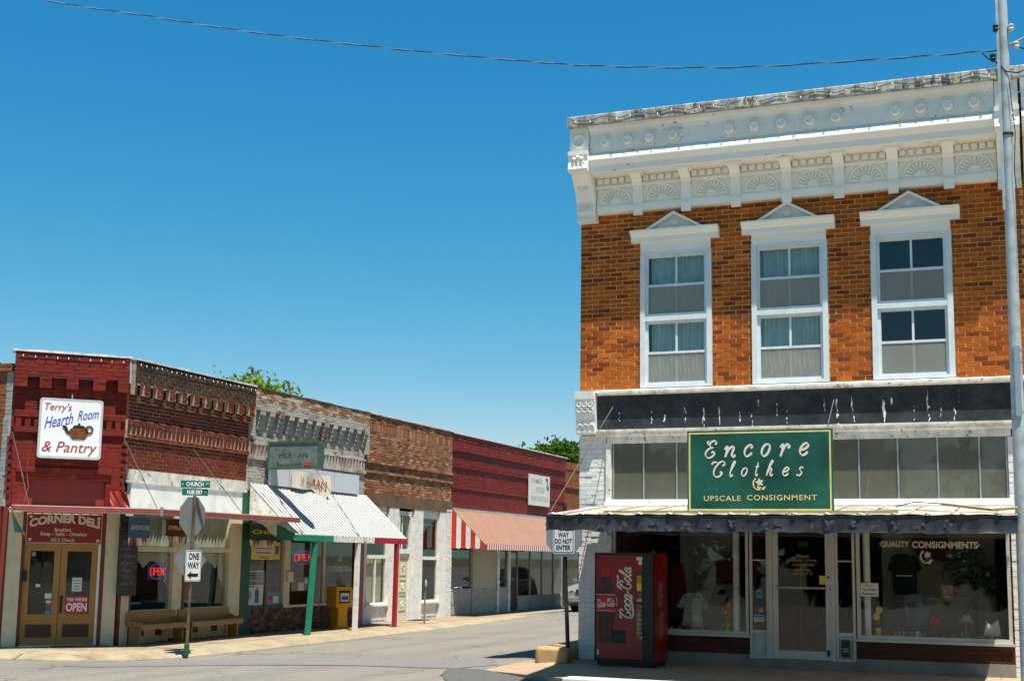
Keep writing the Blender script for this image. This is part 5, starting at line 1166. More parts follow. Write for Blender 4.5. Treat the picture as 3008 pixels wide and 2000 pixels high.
p_ = cham_pt(-.03, -.09); rod((p_[0], p_[1], z(3.67)), (x(19.05), -1.12*S, z(2.4)), aw); rod((x(21.49), -.07, z(3.655)), (x(21.6), -1.2*S, z(2.39)), aw)
p_ = cham_pt(-1.92*S, -.08); q_ = cham_pt(-1.62*S, -1.0*S); rod((p_[0], p_[1], z(3.7)), (q_[0], q_[1], z(2.4)), aw, RODM)
MB().tube([tuple(cham_pt(-1.62*S, -.1))+(z(3.4),), tuple(cham_pt(-1.64*S, -.05))+(z(3.0),), tuple(cham_pt(-1.6*S, -.1))+(z(2.75),), tuple(cham_pt(-1.66*S, -.06))+(z(2.45),)], .01, 5).build('power_cable', AWR, deli)
string_lights('string of bulbs along the parapet above the cafe entrance', [tuple(Vector((-CHL+.05+i*(CHL-.1)/8, -.205, z(5.07)-.012*(i % 2)))for _ in (0,))[0] for i in range(9)], 10, tuple(CW @ Vector((0, 0, 0))), pi/4)
string_lights('string of bulbs along the sooty parapet of the cafe flank', [(.05+i*(WD-.1)/12, -.215, z(5.06)-.015*(i % 2)) for i in range(13)], 26, tuple(DW @ Vector((0, 0, 0))), pi/2)
# benches
def bench(label, Y0, Y1):
    t = thing('bench', label, 'bench', tuple(DW @ Vector((x((Y0+Y1)/2), -.02, .0))), pi/2); hw_ = (Y1-Y0)/2*S
    B('seat', WOODB, t, (-hw_, hw_, -.44, -.06, z(.325), z(.325)+.035)); B('backrest', WOODB, t, (-hw_, hw_-.02, -.075, -.04, z(.36), z(.575)))
    n = 36; top_ = z(.325); P = [(-hw_+2*hw_*i/n, top_-.05-.028*abs(sin(i/n*pi*6))) for i in range(n+1)]
    MB().prism([(-hw_, top_), (hw_, top_)]+list(reversed(P)), -.445, -.425).build('scalloped_apron', WOODB, t)
    for s_ in (-1, 1): 
        B('leg', WOODB, t, (s_*hw_*.88-.018, s_*hw_*.88+.018, -.36, -.12, 0, z(.325)-.001)); MB().prism([(-.44, z(.36)), (-.08, z(.36)), (-.08, z(.46)), (-.2, z(.41)), (-.44, z(.395))], s_*hw_-.018, s_*hw_+.018, 'x').build('arm', WOODB, t)
    return t
bench('wooden bench with scalloped apron nearest the cafe entrance', 19.72, 21.16); bench('wooden bench with scalloped apron next to the green column', 21.26, 22.98)
# chalk board, flags, neon
cb = thing('chalkboard', 'tall dark chalkboard menu leaning on the cafe column', 'chalkboard', tuple(DW @ Vector((x(19.62), -.14, z(.87)))), pi/2)
B('board', CHALK, cb, (-.3, .3, 0, .02, 0, z(1.42)))
CHK = paint('chalk', (.3, .3, .29), .9, .3, 9)
for i, wd in enumerate(('Any', 'Cake', 'Chicken', 'Salad', 'Soup', 'Grilled', 'Ham', 'French', 'Fries', 'Cappuccino')):
    letters(cb, wd, -.22+.03*(i % 3), .05+.05*((i*7) % 4), z(1.3-.125*i), z(1.3-.125*i)+.075, -.002, CHK, bold=-.012, shear=.15)
def flag(label, Yc, w_, z0, z1, m, text, tm, out=.28, group='hanging banners'):
    t = thing('banner', label, 'banner', tuple(DW @ Vector((x(Yc), -out, z(z0)))), pi/2, group); n = 14; h_ = z(z1)-z(z0); vs_ = []
    for i in range(n+1):
        a = i/n; yy = .015*sin(a*7); vs_ += [(-w_/2+w_*a, yy, 0), (-w_/2+w_*a, yy*.3, h_)]
    MB().add(vs_, [(2*i, 2*i+2, 2*i+3, 2*i+1) for i in range(n)]).build('cloth', m, t, smooth=True)
    v, f = text_geo(text, .02); MB().add(fit(v, -w_*.42, w_*.42, h_*.38, h_*.62, -.024), f).build('lettering', tm, t, recalc=False)
    FR = [STRIPW, STRIPR, BLUS, YEL]
    for i in range(8): 
        xx = -w_/2+w_*(i+.5)/8; MB().prism([(xx-w_/17, -.0), (xx+w_/17, -.0), (xx+.01*(i % 3-1), -.17-.02*(i % 2))], -.003-.004*(i % 2), -.002).build('pennant', FR[i % 4], t)
    MB().tube([(-w_/2-.03, .004, h_+.008), (w_/2+.03, .004, h_+.008)], .008, 5).build('rod', WOODB, t)
    return t
flag('blue banner reading SANDWICHES with coloured pennants under the cafe awning', 19.73, .72, 1.90, 2.27, paint('banner_blue', (.05, .11, .27), .8, .1), 'SANDWICHES', GC[3])
flag('dark maroon banner with yellow lettering behind the octagon sign', 20.82, .72, 1.95, 2.27, paint('banner_maroon', (.07, .015, .012), .8, .1), 'OMELETS', YEL)
flag('green banner with yellow lettering CHILI hanging by the green column', 23.85, 1.2, 1.93, 2.27, paint('banner_green', (.012, .07, .04), .8, .1), 'CHILI', YEL)
wf = thing('windsock_flag', 'small blue and yellow flag on a slanting stick at the left awning end', 'flag', tuple(CW @ Vector((-1.86*S, -.7, z(1.9)))), pi/4)
MB().tube([(-.02, 0, z(.42)), (.2, -.1, z(.02))], .008, 5).build('stick', WOODB, wf)
mb = MB(); mb.add([(-.01, -.01, z(.38)), (.06, -.06, .06), (.26, -.1, .04), (.12, -.06, z(.2)), (.08, -.03, z(.28))], [(0, 1, 4), (1, 3, 4), (1, 2, 3)]); mb.build('cloth', paint('flag_blue', (.1, .2, .3), .8, .3), wf); mb = MB()
for i in range(4): mb.add([(.06+.05*i, -.065-.01*i, .062), (.1+.05*i, -.07-.01*i, .055), (.1+.05*i, -.06-.01*i, -.02)], [(0, 1, 2)])
mb.build('fringe', YEL, wf)
def neon(label, Wm, xc, zc, rx, rz_, y):
    t = thing('neon_sign', label, 'neon sign', tuple(Wm @ Vector((xc, y, zc))), pi/2, 'neon signs in shop windows')
    B('backplate', BLACK, t, (-rx*1.12, rx*1.12, .02, .03, -rz_*1.15, rz_*1.15)); MB().torus((0, 0, 0), rz_, .008, 36, 6, rx=rx).build('blue_ring', NEONB, t)
    st = {'O': [[(0, 0), (0, 1), (.7, 1), (.7, 0), (0, 0)]], 'P': [[(0, 0), (0, 1), (.7, 1), (.7, .5), (0, .5)]], 'E': [[(.7, 0), (0, 0), (0, 1), (.7, 1)], [(0, .5), (.55, .5)]], 'N': [[(0, 0), (0, 1), (.7, 0), (.7, 1)]]}
    for i, ch in enumerate('OPEN'):
        for q in st[ch]: MB().tube([(-rx*.8+i*rx*.42+a*rx*.44, -.004, (b-.5)*rz_*.95) for a, b in q], .009, 5).build('red_tube', NEONR, t)
    return t
neon('red and blue neon OPEN sign in the cafe window', DW, x(20.74), z(1.293), .25*S, .135*S, .08)

# ---------------- Mexican grocery
Y2 = 23.5; mex = row_root('grocery_shop', 'peeling white brick shop with ribbed white tin awning on coloured posts', Y2); W2_ = (28.7-Y2)*S; MW = row_w(Y2); x2 = lambda Y: (Y-Y2)*S
bkM = Bricks(mex, MW, BR_PW, MO_PW, L=.225, H=.079, gap=.009, proud=.006, seed=12); bkN = Bricks(mex, MW, BR_PB, MO_PW, L=.225, H=.079, gap=.01, seed=13)
bkN.zone(0, W2_, z(4.84), z(5.12), .13); bkM.zone(0, W2_, z(4.66), z(4.84), .13)
n = 13; pit = (W2_-.14)/n
bkM.zone(0, .12, z(4.1), z(4.66), .13, L=.12)
bkM.zone(W2_-.1, W2_, z(4.1), z(4.66), .13, L=.1)
for i in range(n):
    a = .1+pit*(i+.5); b = a+pit*.5
    for k in range(4): bkM.zone(a+.0*k, b, z(4.66)-(k+1)*.11, z(4.66)-k*.11, .13-.03*k, L=pit*.5, H=.11)
bkM.zone(0, W2_, z(3.98), z(4.66), 0); bkM.zone(0, W2_, z(3.93), z(3.98), .05)
m = 36; w_ = W2_/m
for i in range(m): bkM.zone(i*w_, i*w_+w_*.55, z(3.70), z(3.93), .045, bond='soldier', H=w_*.55)
bkM.zone(0, W2_, z(3.70), z(3.93), 0); bkM.zone(0, W2_, z(3.62), z(3.70), .05); bkM.zone(0, W2_, z(2.95), z(3.62), 0); bkM.finish(240); bkN.finish(60, mortar_name='parapet_bed')
coping(mex, RUST, 0, W2_, -.15, .2, z(5.12), .02, 27)
WPAN = paint('white_panel', (.55, .57, .6), .4, .04, 2)
B('blank_panel', WPAN, mex, (x2(24.17), x2(28.1), -.2, -.12, z(3.1), z(3.55)))
for Y in (24.9, 26.9): B('panel_joint', BASECON, mex, (x2(Y), x2(Y)+.012, -.203, -.2, z(3.1), z(3.55)))
shell(mex, W2_, z(5.1))
ps = thing('projecting_sign', 'weathered grey green projecting sign box with broken lettering', 'sign', tuple(MW @ Vector((x2(24.17), -.16, z(3.45)))), 0)
PSG = paint('sign_faded_green', (.1, .15, .14), .5, .3, 3, grime=(.17, .21, .2), grime_amt=.4, chip=(.03, .08, .07), chip_at=.68, chip_scale=12); PSF = paint('sign_green_frame', (.05, .11, .07), .5, .3, 4)
L_ = 1.42; H_ = .63
B('face', PSG, ps, (0, L_, -.09, .09, 0, H_)); MB().frame(-.02, L_+.02, -.02, H_+.02, .045, -.11, .11).build('frame', PSF, ps, recalc=False)
letters(ps, 'MEX   AN', .3, 1.1, .24, .36, -.093, BLACKM, bold=.0); letters(ps, 'Restaurant', .25, .95, .05, .13, -.093, BLACKM, bold=.0); B('red_mark', STRIPR, ps, (1.0, 1.2, -.096, -.0915, .05, .14))
B('bracket', RUST, ps, (.2, 1.2, -.015, .015, H_+.021, H_+.05))
ls = thing('bent_sign', 'crumpled cream panel with red letters hanging off the white fascia board', 'sign', tuple(MW @ Vector((x2(24.95), -.22, z(3.1)))), pi/2)
mb = MB(); P = [(0, 0), (.0, .40), (.65, .44), (.95, .42), (1.65, .36), (1.62, .18), (1.5, .02), (1.1, -.02), (.65, -.01)]
CRM = paint('sign_cream', (.62, .58, .48), .4, .06, 3)
nX = 16; vs_ = []
for i in range(nX+1):
    a = i/nX*1.7; fold = -.02-.35*max(0, a-1.0)*.6-.06*sin(a*4)
    zt = .42-.06*max(0, a-.9); zb = .0-.33*max(0, 1-abs(a-1.45)/.35)-.03*sin(a*3); vs_ += [(a, fold, zb), (a, fold+.04*sin(a*5), zt)]
mb.add(vs_, [(2*i, 2*i+2, 2*i+3, 2*i+1) for i in range(nX)]); mb.build('panel', CRM, ls)
SRB = paint('sign_red_brown', (.36, .1, .03), .5, .05)
def lsl(body, a, b, z0, z1):
    v, f = text_geo(body, .02); v = fit(v, a, b, z0, z1, 0); MB().add([(q[0], -.028-.21*max(0, q[0]-1.0)-.06*sin(q[0]*4)-.012, q[2]-.12*max(0, q[0]-.9)) for q in v], f).build('lettering', SRB, ls, recalc=False)
lsl('LA', .34, .5, .14, .3); lsl('DURAN', .72, 1.55, .1, .3)
# awning on three posts
a2 = holder('tin_awning', mex); pf = 1.22*S
ns = 38; ww = (W2_-.04)/ns
LINE = paint('tin_shadow_grey', (.035, .035, .032), .8, .2)  # near-black sheet below the slats: groove shadow put in as colour
MB().add([(.02, -.1, z(3.10)-.016), (W2_-.02, -.1, z(3.10)-.016), (W2_-.02, -pf, z(2.05)-.016), (.02, -pf, z(2.05)-.016)], [(0, 3, 2, 1)]).build('awning_gap_shade', LINE, a2, recalc=False)
for i in range(ns):
    xa_ = .02+i*ww; P4 = [(xa_+.004, 0), (xa_+.02, .008), (xa_+ww-.068, .008), (xa_+ww-.05, 0)]
    vs_ = [(px_, yy, zz+dz) for yy, zz in ((-.1, z(3.10)), (-pf-.01, z(2.05))) for px_, dz in P4]+[(px_, yy, zz-.012) for yy, zz in ((-.1, z(3.10)), (-pf-.01, z(2.05))) for px_ in (P4[0][0], P4[3][0])]
    MB().add(vs_, [(0, 4, 5, 1), (1, 5, 6, 2), (2, 6, 7, 3), (0, 8, 10, 4), (3, 7, 11, 9), (4, 10, 11, 7, 6, 5)]).build('awning_slat', TINW, a2, recalc=True)
def valance(x0, x1, m):
    n = int((x1-x0)/.04); vs_ = []
    for i in range(n+1):
        xx = x0+(x1-x0)*i/n; yy = -pf-.012-.012*sin(xx*40); vs_ += [(xx, yy, z(1.925)), (xx, yy, z(2.06))]
    MB().add(vs_, [(2*i, 2*i+2, 2*i+3, 2*i+1) for i in range(n)]).build('valance', m, a2)
valance(.02, x2(25.1), GREENP); valance(x2(25.1), x2(26.95), WHITEW); valance(x2(26.95), W2_-.02, REDPOST)
mb = MB(); mb.add([(.03, -.1, z(3.08)), (.03, -pf+.02, z(2.05)), (.03, -pf+.02, z(1.95)), (.03, -pf*.6, z(2.0)), (.03, -pf*.35, z(2.25)), (.03, -.1, z(2.35))], [tuple(range(6))]); 
mb.build('side_panel', WHITEW, a2)
MB().prism([(-pf+.5, z(2.25)), (-pf, z(2.05)), (-pf, z(1.93)), (-pf+.5, z(1.93))], .0, .025, 'x').build('green_side_flap', GREENP, a2)
B('front_beam', WHITEW, a2, (.04, W2_-.04, -pf+.01, -pf+.07, z(1.93), z(2.0)))
for Y, m in ((24.2, GREENP), (26.24, WHITEP), (28.17, REDPOST)):
    xx = x2(Y); lean = .22 if Y < 25 else .04
    mb = MB(); X0_ = xx; mb.add([(X0_+dx+(lean if zz else 0)*(1), -1.18*S+dy, zz) for zz in (0, z(1.93)) for dx, dy in ((-.06, -.05), (.06, -.05), (.06, .05), (-.06, .05))], [(0, 1, 5, 4), (1, 2, 6, 5), (2, 3, 7, 6), (3, 0, 4, 7), (0, 3, 2, 1), (4, 5, 6, 7)]); mb.build('post', m, a2)
rod((x2(23.5), -.08, z(3.655)), (x2(23.8), -pf-.01, z(2.07)), a2); rod((x2(26.03), -.2, z(3.56)), (x2(26.25), -pf-.01, z(2.06)), a2)
# shopfront
BR_MX = brick_mat('brick_mixed_bulkhead', [(.12, .04, .02), (.2, .1, .06), (.08, .03, .02), (.28, .18, .12), (.15, .06, .03)], .9); MO_MX = paint('mortar_dark', (.07, .05, .04), .9, .2)
bb = Bricks(mex, MW, BR_MX, MO_MX, L=.21, H=.075, gap=.012, seed=15); bb.zone(.22, x2(28.4), 0, z(.40), 0); m_ = int((x2(28.4)-.22)/.085)
bb.zone(.22, x2(28.4), z(.40), z(.5), 0.01, bond='soldier', H=.08); bb.finish(60, mortar_name='bulkhead_core')
B('column', GREEND, mex, (-.14*S+.0, .219, -.06, .12, 0, z(2.9)))
B('fascia_board', WHITEW, mex, (.22, W2_-.2, 0, .1, z(2.1), z(2.949))); B('sill', GREEND, mex, (.22, x2(25.08), -.05, .1, z(.5)+.001, z(.56)))
B('column', CREAM, mex, (x2(25.09), x2(25.33), -.03, .12, z(.5)+.001, z(2.1))); B('sill', WHITEW, mex, (x2(25.33)+.001, x2(28.4), -.03, .1, z(.5)+.001, z(.55)))
B('mullion', CREAM, mex, (x2(26.83), x2(26.92), .0, .1, z(.55)+.001, z(2.1))); B('meter_box', CREAM, mex, (x2(25.18), x2(25.4), -.09, -.031, z(1.05), z(1.28)), bevel=.01)
B('shop_pane', GLASSL, mex, (.22, x2(25.08), .04, .046, z(.56)+.001, z(2.099))); B('shop_pane', GLASSL, mex, (x2(25.33), x2(26.83), .04, .046, z(.55)+.001, z(2.099))); B('shop_pane', GLASSL, mex, (x2(26.92), x2(28.4), .04, .046, z(.55)+.001, z(2.099)))
B('end_pilaster', REDPOST, mex, (x2(28.41), W2_-.002, -.06, .12, 0, z(2.9)))
neon('red and blue neon OPEN sign in the grocery window behind the green post', MW, x2(26.1), z(1.578), .47*S, .14*S, .12)
WL = paint('window_lettering_white', (.55, .55, .5), .6, .08)
letters(mex, 'LA', x2(27.58), x2(27.75), z(1.50), z(1.66), .036, WL, bold=.02); letters(mex, 'DURANGUEÑA', x2(27.08), x2(28.22), z(1.255), z(1.42), .036, WL, bold=.01); letters(mex, 'TIENDA MEXICANA', x2(27.25), x2(28.05), z(1.13), z(1.225), .036, paint('window_lettering_blue', (.3, .33, .42), .6), bold=.0)
def poster(label, Wm, x0, x1, z0, z1, y, base, bits):
    t = thing('poster', label, 'poster', tuple(Wm @ Vector(((x0+x1)/2, y, z0))), pi/2); w_ = (x1-x0)/2
    B('sheet', base, t, (-w_, w_, 0, .003, 0, z1-z0))
    for i, (a, b, c, d, m) in enumerate(bits): B('printed_area', m, t, (-w_+2*w_*a, -w_+2*w_*b, -.002-.0007*i, -.0003, (z1-z0)*c, (z1-z0)*d))
    return t
poster('yellow price poster in the grocery window below the CHILI banner', MW, x2(23.83), x2(24.98), z(1.53), z(1.9), .03, YEL, [(.08, .75, .28, .85, PAPER), (.1, .72, .6, .66, STRIPR), (.15, .68, .34, .42, STRIPR), (.82, .94, .3, .8, BLUS), (.3, .6, .08, .16, STRIPR)])
poster('white football poster with a blue figure in the grocery window', MW, x2(23.72), x2(24.35), z(.58), z(1.0), .03, PAPER, [(.5, .75, .1, .75, BLUS), (.55, .7, .75, .9, WOODB), (.05, .45, .88, .96, STRIPR), (.15, .3, .3, .7, TEAL)])
poster('blue and red magazine propped at the right of the grocery window', MW, x2(24.5), x2(25.02), z(.58), z(.82), .03, TEAL, [(.1, .45, .3, .8, STRIPR), (.5, .9, .15, .7, PAPER)])
poster('two pale notices taped inside the glass under the neon sign', MW, x2(25.5), x2(26.2), z(.85), z(1.15), .03, paint('notice_olive', (.25, .25, .2), .8), [(.4, .75, .0, .6, CREAMT), (.8, .98, .5, .9, PAPER)])
sr = thing('display_shelf', 'white wire display shelf inside the grocery window', 'shelf', tuple(MW @ Vector((x2(24.25), .4, 0))), pi/2)
for zz in (z(.62), z(.85), z(1.07), z(1.27)): B('shelf_board', WHITE, sr, (-.55, .55, -.12, .12, zz, zz+.025))
for s_ in (-.54, .54): B('upright', WHITE, sr, (s_-.015, s_+.015, -.12, .12, .1, z(1.3)))
# newspaper box
nb = thing('newspaper_box', 'yellow newspaper vending box on a pedestal in front of the grocery', 'newspaper box', (-14.86*S, 26.75*S, LZ), radians(62))
NY = paint('newspaper_yellow', (.62, .31, .012), .4, .12, 3)
MB().prism([(-.25, .56), (.25, .56), (.25, 1.02), (.2, 1.08), (-.25, 1.08)], -.24, .24).build('box', NY, nb, bevel=.012)
MB().prism([(-.22, 0), (.22, 0), (.15, .1), (.14, .5), (.2, .558), (-.2, .558), (-.14, .5), (-.15, .1)], -.18, .18).build('pedestal', NY, nb, bevel=.01); B('foot', NY, nb, (-.28, .28, -.26, .26, 0, .025))
B('display_window', BLACK, nb, (-.16, .16, -.252, -.241, .66, .98)); B('newspaper', PAPER, nb, (-.13, .13, -.256, -.2525, .7, .92)); B('picture', BLUS, nb, (-.1, .1, -.259, -.2565, .74, .84)); B('coin_box', STEEL, nb, (.05, .2, -.2, .0, 1.081, 1.14), bevel=.01); B('label_panel', paint('label_olive', (.35, .4, .05), .5), nb, (-.253, -.2505, -.1, .1, .68, .8))
# ---------------- brown brick shop
Y3 = 28.7; br = row_root('brown_brick_shop', 'mottled brown brick shop with rusty steel lintel and white timber front', Y3); W3 = (33.87-Y3)*S; BW = row_w(Y3); x3 = lambda Y: (Y-Y3)*S
bkB = Bricks(br, BW, BR_BR, MO_BR, L=.225, H=.079, gap=.013, proud=.011, seed=31)
bkB.zone(0, W3, z(4.92), z(5.14), .02); bkB.zone(0, W3, z(4.70), z(4.92), .02, bond='soldier', H=.078); bkB.zone(0, W3, z(3.97), z(4.70), .02); bkB.zone(0, W3, z(3.91), z(3.97), .05); bkB.zone(0, W3, z(3.73), z(3.91), .0); bkB.zone(0, W3, z(3.67), z(3.73), .045); bkB.zone(0, W3, z(3.18), z(3.67), 0); bkB.finish(300)
coping(br, COPE, 0, W3, -.06, .2, z(5.14), .025, 5); B('steel_lintel', RUST, br, (.02, W3-.02, -.06, .1, z(2.87), z(3.18)-.001)); shell(br, W3, z(5.1))
B('blind_box', WHITEW, br, (.02, x3(29.9), -.02, .1, z(2.7), z(2.869)))
def pil(a, b, m=WHITEP, o_=-.05, z0=0, z1=z(2.869)): return B('pilaster', m, br, (x3(a), x3(b), o_, .12, z0, z1))
pil(28.72, 28.83); pil(30.02, 30.56); pil(31.47, 32.0); pil(33.08, 33.48)
pw = Bricks(br, BW, BR_WH, MO_WH, gap=.009, proud=.006, seed=33); pw.zone(x3(33.49), W3, 0, z(2.95), .06, depth=.2); pw.finish(40, mortar_name='pier_core')
def wood_window(a, b, zs):
    w_ = holder('window', br); x0, x1 = x3(a)+.001, x3(b)-.001
    B('stall_panel', WHITEP, w_, (x0, x1, .0, .1, 0, z(.40))); MB().frame(x0+.06, x1-.06, .08, z(.36), .04, -.015, -.0005).build('panel_mould', WHITEP, w_, recalc=False); B('sill', WHITEP, w_, (x0-.03, x1+.03, -.09, .1, z(.40)+.001, z(.45)))
    for z0, z1, mun in zs:
        MB().frame(x0, x1, z0, z1, .05, .01, .08).build('frame', WHITEP, w_, recalc=False); B('pane', GLASSL, w_, (x0+.05, x1-.05, .04, .046, z0+.05, z1-.05))
        if mun: B('muntin', WHITEP, w_, ((x0+x1)/2-.025, (x0+x1)/2+.025, .012, .08, z0+.05, z1-.05))
    return w_
wA = wood_window(28.84, 30.01, [(z(.45)+.001, z(1.62), True), (z(1.621), z(2.7), False)]); B('blind', paint('window_blind', (.45, .45, .33), .9, .1), wA, (x3(28.9), x3(29.95), .14, .15, z(.5), z(1.58)))
wB = wood_window(32.01, 33.07, [(z(.45)+.001, z(1.60), False), (z(1.601), z(2.70), False)])
B('header', WHITEP, br, (x3(32.0), x3(33.07), 0, .1, z(2.701), z(2.869)))
dd = holder('door', br); x0, x1 = x3(30.72), x3(31.32); DCR = paint('door_cream', (.6, .58, .44), .5, .05); DGO = paint('door_gilt', (.5, .42, .2), .5, .08)
B('frame', WHITEP, dd, (x3(30.57), x0, .0, .14, 0, z(2.8)), (x1, x3(31.46), .0, .14, 0, z(2.8)), (x0, x1, .0, .14, z(1.71), z(1.83)), (x0, x1, 0, .14, z(2.7), z(2.8)))
B('leaf', DCR, dd, (x0, x1, .06, .1, .01, z(1.709)))
for z0, z1 in ((1.15, 1.58), (.72, 1.05), (.25, .66)): MB().frame(x0+.12, x1-.12, z(z0), z(z1), .025, .045, .0595).build('panel_mould', DGO, dd, recalc=False)
for zz in (1.36, .88, .42): MB().torus(((x0+x1)/2, .05, z(zz)), .07, .014, 14, 6, rx=.045).build('ornament', DGO if zz > 1 else WHITE, dd)
MB().lathe([(.012, 0), (.03, .03), (.02, .05)], (x0+.07, .06, z(.78)), 10, 'y').build('door_knob', GOLD, dd, smooth=True); B('transom_pane', GLASSL, dd, (x0, x1, .06, .066, z(1.831), z(2.699))); B('transom_bar', WHITEP, dd, ((x0+x1)/2-.12, (x0+x1)/2-.08, .05, .08, z(1.831), z(2.699)))
lm = holder('lamp', br, (x3(31.1), -.1, z(2.78))); MB().lathe([(.05, 0), (.05, -.03), (.02, -.05), (.05, -.09), (.04, -.14), (.01, -.16)], (0, 0, 0), 12).build('bulb', WHITE, lm, smooth=True)
mt2 = B('doormat', BLACKM, None, (-.4, .4, -.2, .2, .0, .015)); mt2.location = (LX+.35, 31.3*S, LZ+.006); mt2.rotation_euler = (0, 0, pi/2); tag(mt2, 'small dark mat before the cream panelled door', 'doormat')
yy_ = thing('short_signpost', 'short grey post with small round yin-yang disc near the kerb', 'signpost', (-14.18*S, 29.83*S, LZ), pi/2+.2)
B('post', paint('post_weathered', (.2, .19, .17), .8, .3, 5), yy_, (-.025, .025, -.02, .02, 0, z(.9))); MB().lathe([(.001, 0), (.115, .004), (.115, .008)], (0, -.02, z(.98)), 20, 'y').xf(Matrix.Identity(4)).build('disc', paint('disc_white', (.6, .62, .62), .5), yy_)
mb = MB(); P = [(.105*cos(a), .105*sin(a)) for a in [pi/2+pi*k/12 for k in range(13)]]+[(.0525*cos(a), -.0525+.0525*sin(a)) for a in [-pi/2+pi*k/8 for k in range(9)]]+[(-.0525*cos(a), .0525+.0525*sin(a)) for a in [-pi/2+pi*k/8 for k in range(9)]]
mb.prism([(a, z(.98)+b) for a, b in P], -.031, -.0285); mb.build('dark_half', TEAL, yy_)
# ---------------- maroon shop with striped awning
Y4 = 33.87; ma = row_root('maroon_shop', 'long maroon painted brick shop with faded red striped awning', Y4); W4 = (43.45-Y4)*S; AW4 = row_w(Y4); x4 = lambda Y: (Y-Y4)*S
bkR = Bricks(ma, AW4, BR_MA, MO_MA, L=.225, H=.079, gap=.008, proud=.006, seed=41)
bkR.zone(0, W4, z(4.93), z(5.11), .06); bkR.zone(0, W4, z(4.70), z(4.93), .05, bond='soldier', H=.09); bkR.zone(0, W4, z(4.63), z(4.70), .06); bkR.zone(0, W4, z(4.31), z(4.63), 0)
m = 62; w_ = W4/m
for i in range(m): bkR.zone(i*w_, i*w_+w_*.6, z(4.24), z(4.31), .06, bond='soldier', H=w_*.6)
bkR.zone(0, W4, z(4.24), z(4.31), .0); bkR.zone(0, W4, z(4.17), z(4.24), .05); bkR.zone(0, W4, z(3.62), z(4.17), 0); bkR.zone(0, W4, z(3.56), z(3.62), .035); bkR.zone(0, W4, z(3.02), z(3.56), 0); bkR.finish(300)
coping(ma, COPE, 0, W4, -.1, .2, z(5.11), .025, 84); shell(ma, W4, z(5.1))
a4 = holder('striped_awning', ma); pf4 = 1.1*S; AE = x4(42.6)
B('wall_rail', STEEL, a4, (-.04, AE, -.12, -.0, z(2.95), z(3.0)))
n = int(AE/.19)
for i in range(n):
    xx = -.03+i*(AE+.03)/n; xb = xx+(AE+.03)/n
    for m, a, b, dz in ((CORW, 0, .3, .03), (CORR, .3, 1, 0)):
        p, q = xx+(xb-xx)*a, xx+(xb-xx)*b; MB().add([(p, -.1, z(2.95)+dz), (q, -.1, z(2.95)+dz), (q, -pf4, z(1.985)+dz), (p, -pf4, z(1.985)+dz), (p, -.1, z(2.95)-.01), (q, -.1, z(2.95)-.01), (q, -pf4, z(1.985)-.01), (p, -pf4, z(1.985)-.01)], [(0, 3, 2, 1), (4, 5, 6, 7), (0, 4, 7, 3), (1, 2, 6, 5), (3, 7, 6, 2)]).build('awning_slat', m, a4, recalc=False)
for i in range(n):
    xx = -.03+i*(AE+.03)/n; xb = xx+(AE+.03)/n*.5
    for m, p, q in ((STRIPR, xx, xb), (STRIPW, xb, xx+(AE+.03)/n)): MB().prism([(p, z(2.0)), (q, z(2.0)), (q, z(1.87)), ((p+q)/2, z(1.845)), (p, z(1.87))], -pf4-.015, -pf4-.004).build('valance_tab', m, a4)
for i in range(7):
    y0 = -.06-i*(pf4-.1)/7; y1 = -.06-(i+1)*(pf4-.1)/7; zt_ = lambda yy: z(2.95)+(z(1.985)-z(2.95))*((-yy-.1)/(pf4-.1))-.03
    m = STRIPR if i % 2 == 0 else STRIPW; ym = (y0+y1)/2; zl = z(1.87)
    MB().prism([(y0, max(zt_(y0), zl+.1)), (y1, max(zt_(y1), zl+.05)), (y1, zl+.03), (ym, zl), (y0, zl+.03)], -.045, -.03, 'x').build('side_tab', m, a4)
GB = paint('grey_board', (.34, .33, .29), .8, .12, 2, grime=(.2, .19, .16), grime_amt=.2)
B('shop_header', GB, ma, (.02, W4-.02, 0, .1, z(1.95), z(3.019)))
def bay(a, b, kind):
    h = holder('bay', ma); x0, x1 = x4(a)+.001, x4(b)-.001
    B('stall_board', GB, h, (x0, x1, .0, .1, 0, z(.72) if kind != 'low' else z(.42))); 
    zz = z(.72) if kind != 'low' else z(.42)
    MB().frame(x0+.05, x1-.05, .06, z(.36), .03, -.012, -.0005).build('board_mould', GB, h, recalc=False)
    if kind == 'board': B('boarding', paint('boarding', (.4, .36, .27), .85, .1, 1.5), h, (x0, x1, .02, .09, zz+.001, z(1.949)))
    else: B('pane', GLASSL, h, (x0+.04, x1-.04, .04, .046, zz+.04, z(1.91))); MB().frame(x0, x1, zz+.001, z(1.949), .04, .01, .09).build('frame', GB, h, recalc=False)
bay(33.95, 35.42, 'glass'); B('post', GB, ma, (x4(35.42), x4(35.55), -.03, .12, 0, z(1.95))); bay(35.55, 37.3, 'board'); B('post', WHITEW, ma, (x4(37.3), x4(37.5), -.03, .12, 0, z(1.95))); bay(37.5, 38.2, 'glass'); B('post', WHITEW, ma, (x4(38.2), x4(38.4), -.03, .12, 0, z(1.95)))
dm = holder('door', ma); B('leaf', DMAR, dm, (x4(38.41), x4(39.05), .05, .1, 0, z(1.949))); B('pane', GLASSL, dm, (x4(38.5), x4(38.95), .03, .036, z(.6), z(1.8)))
bay(39.06, 40.2, 'low'); bay(40.21, 41.3, 'low'); bay(41.31, 42.4, 'low'); bay(42.41, 43.3, 'low')
ws = thing('faded_sign', 'white sign board with faded grey lettering on the maroon wall', 'sign', tuple(AW4 @ Vector((x4(40.73), -.1, z(3.345)))), pi/2)
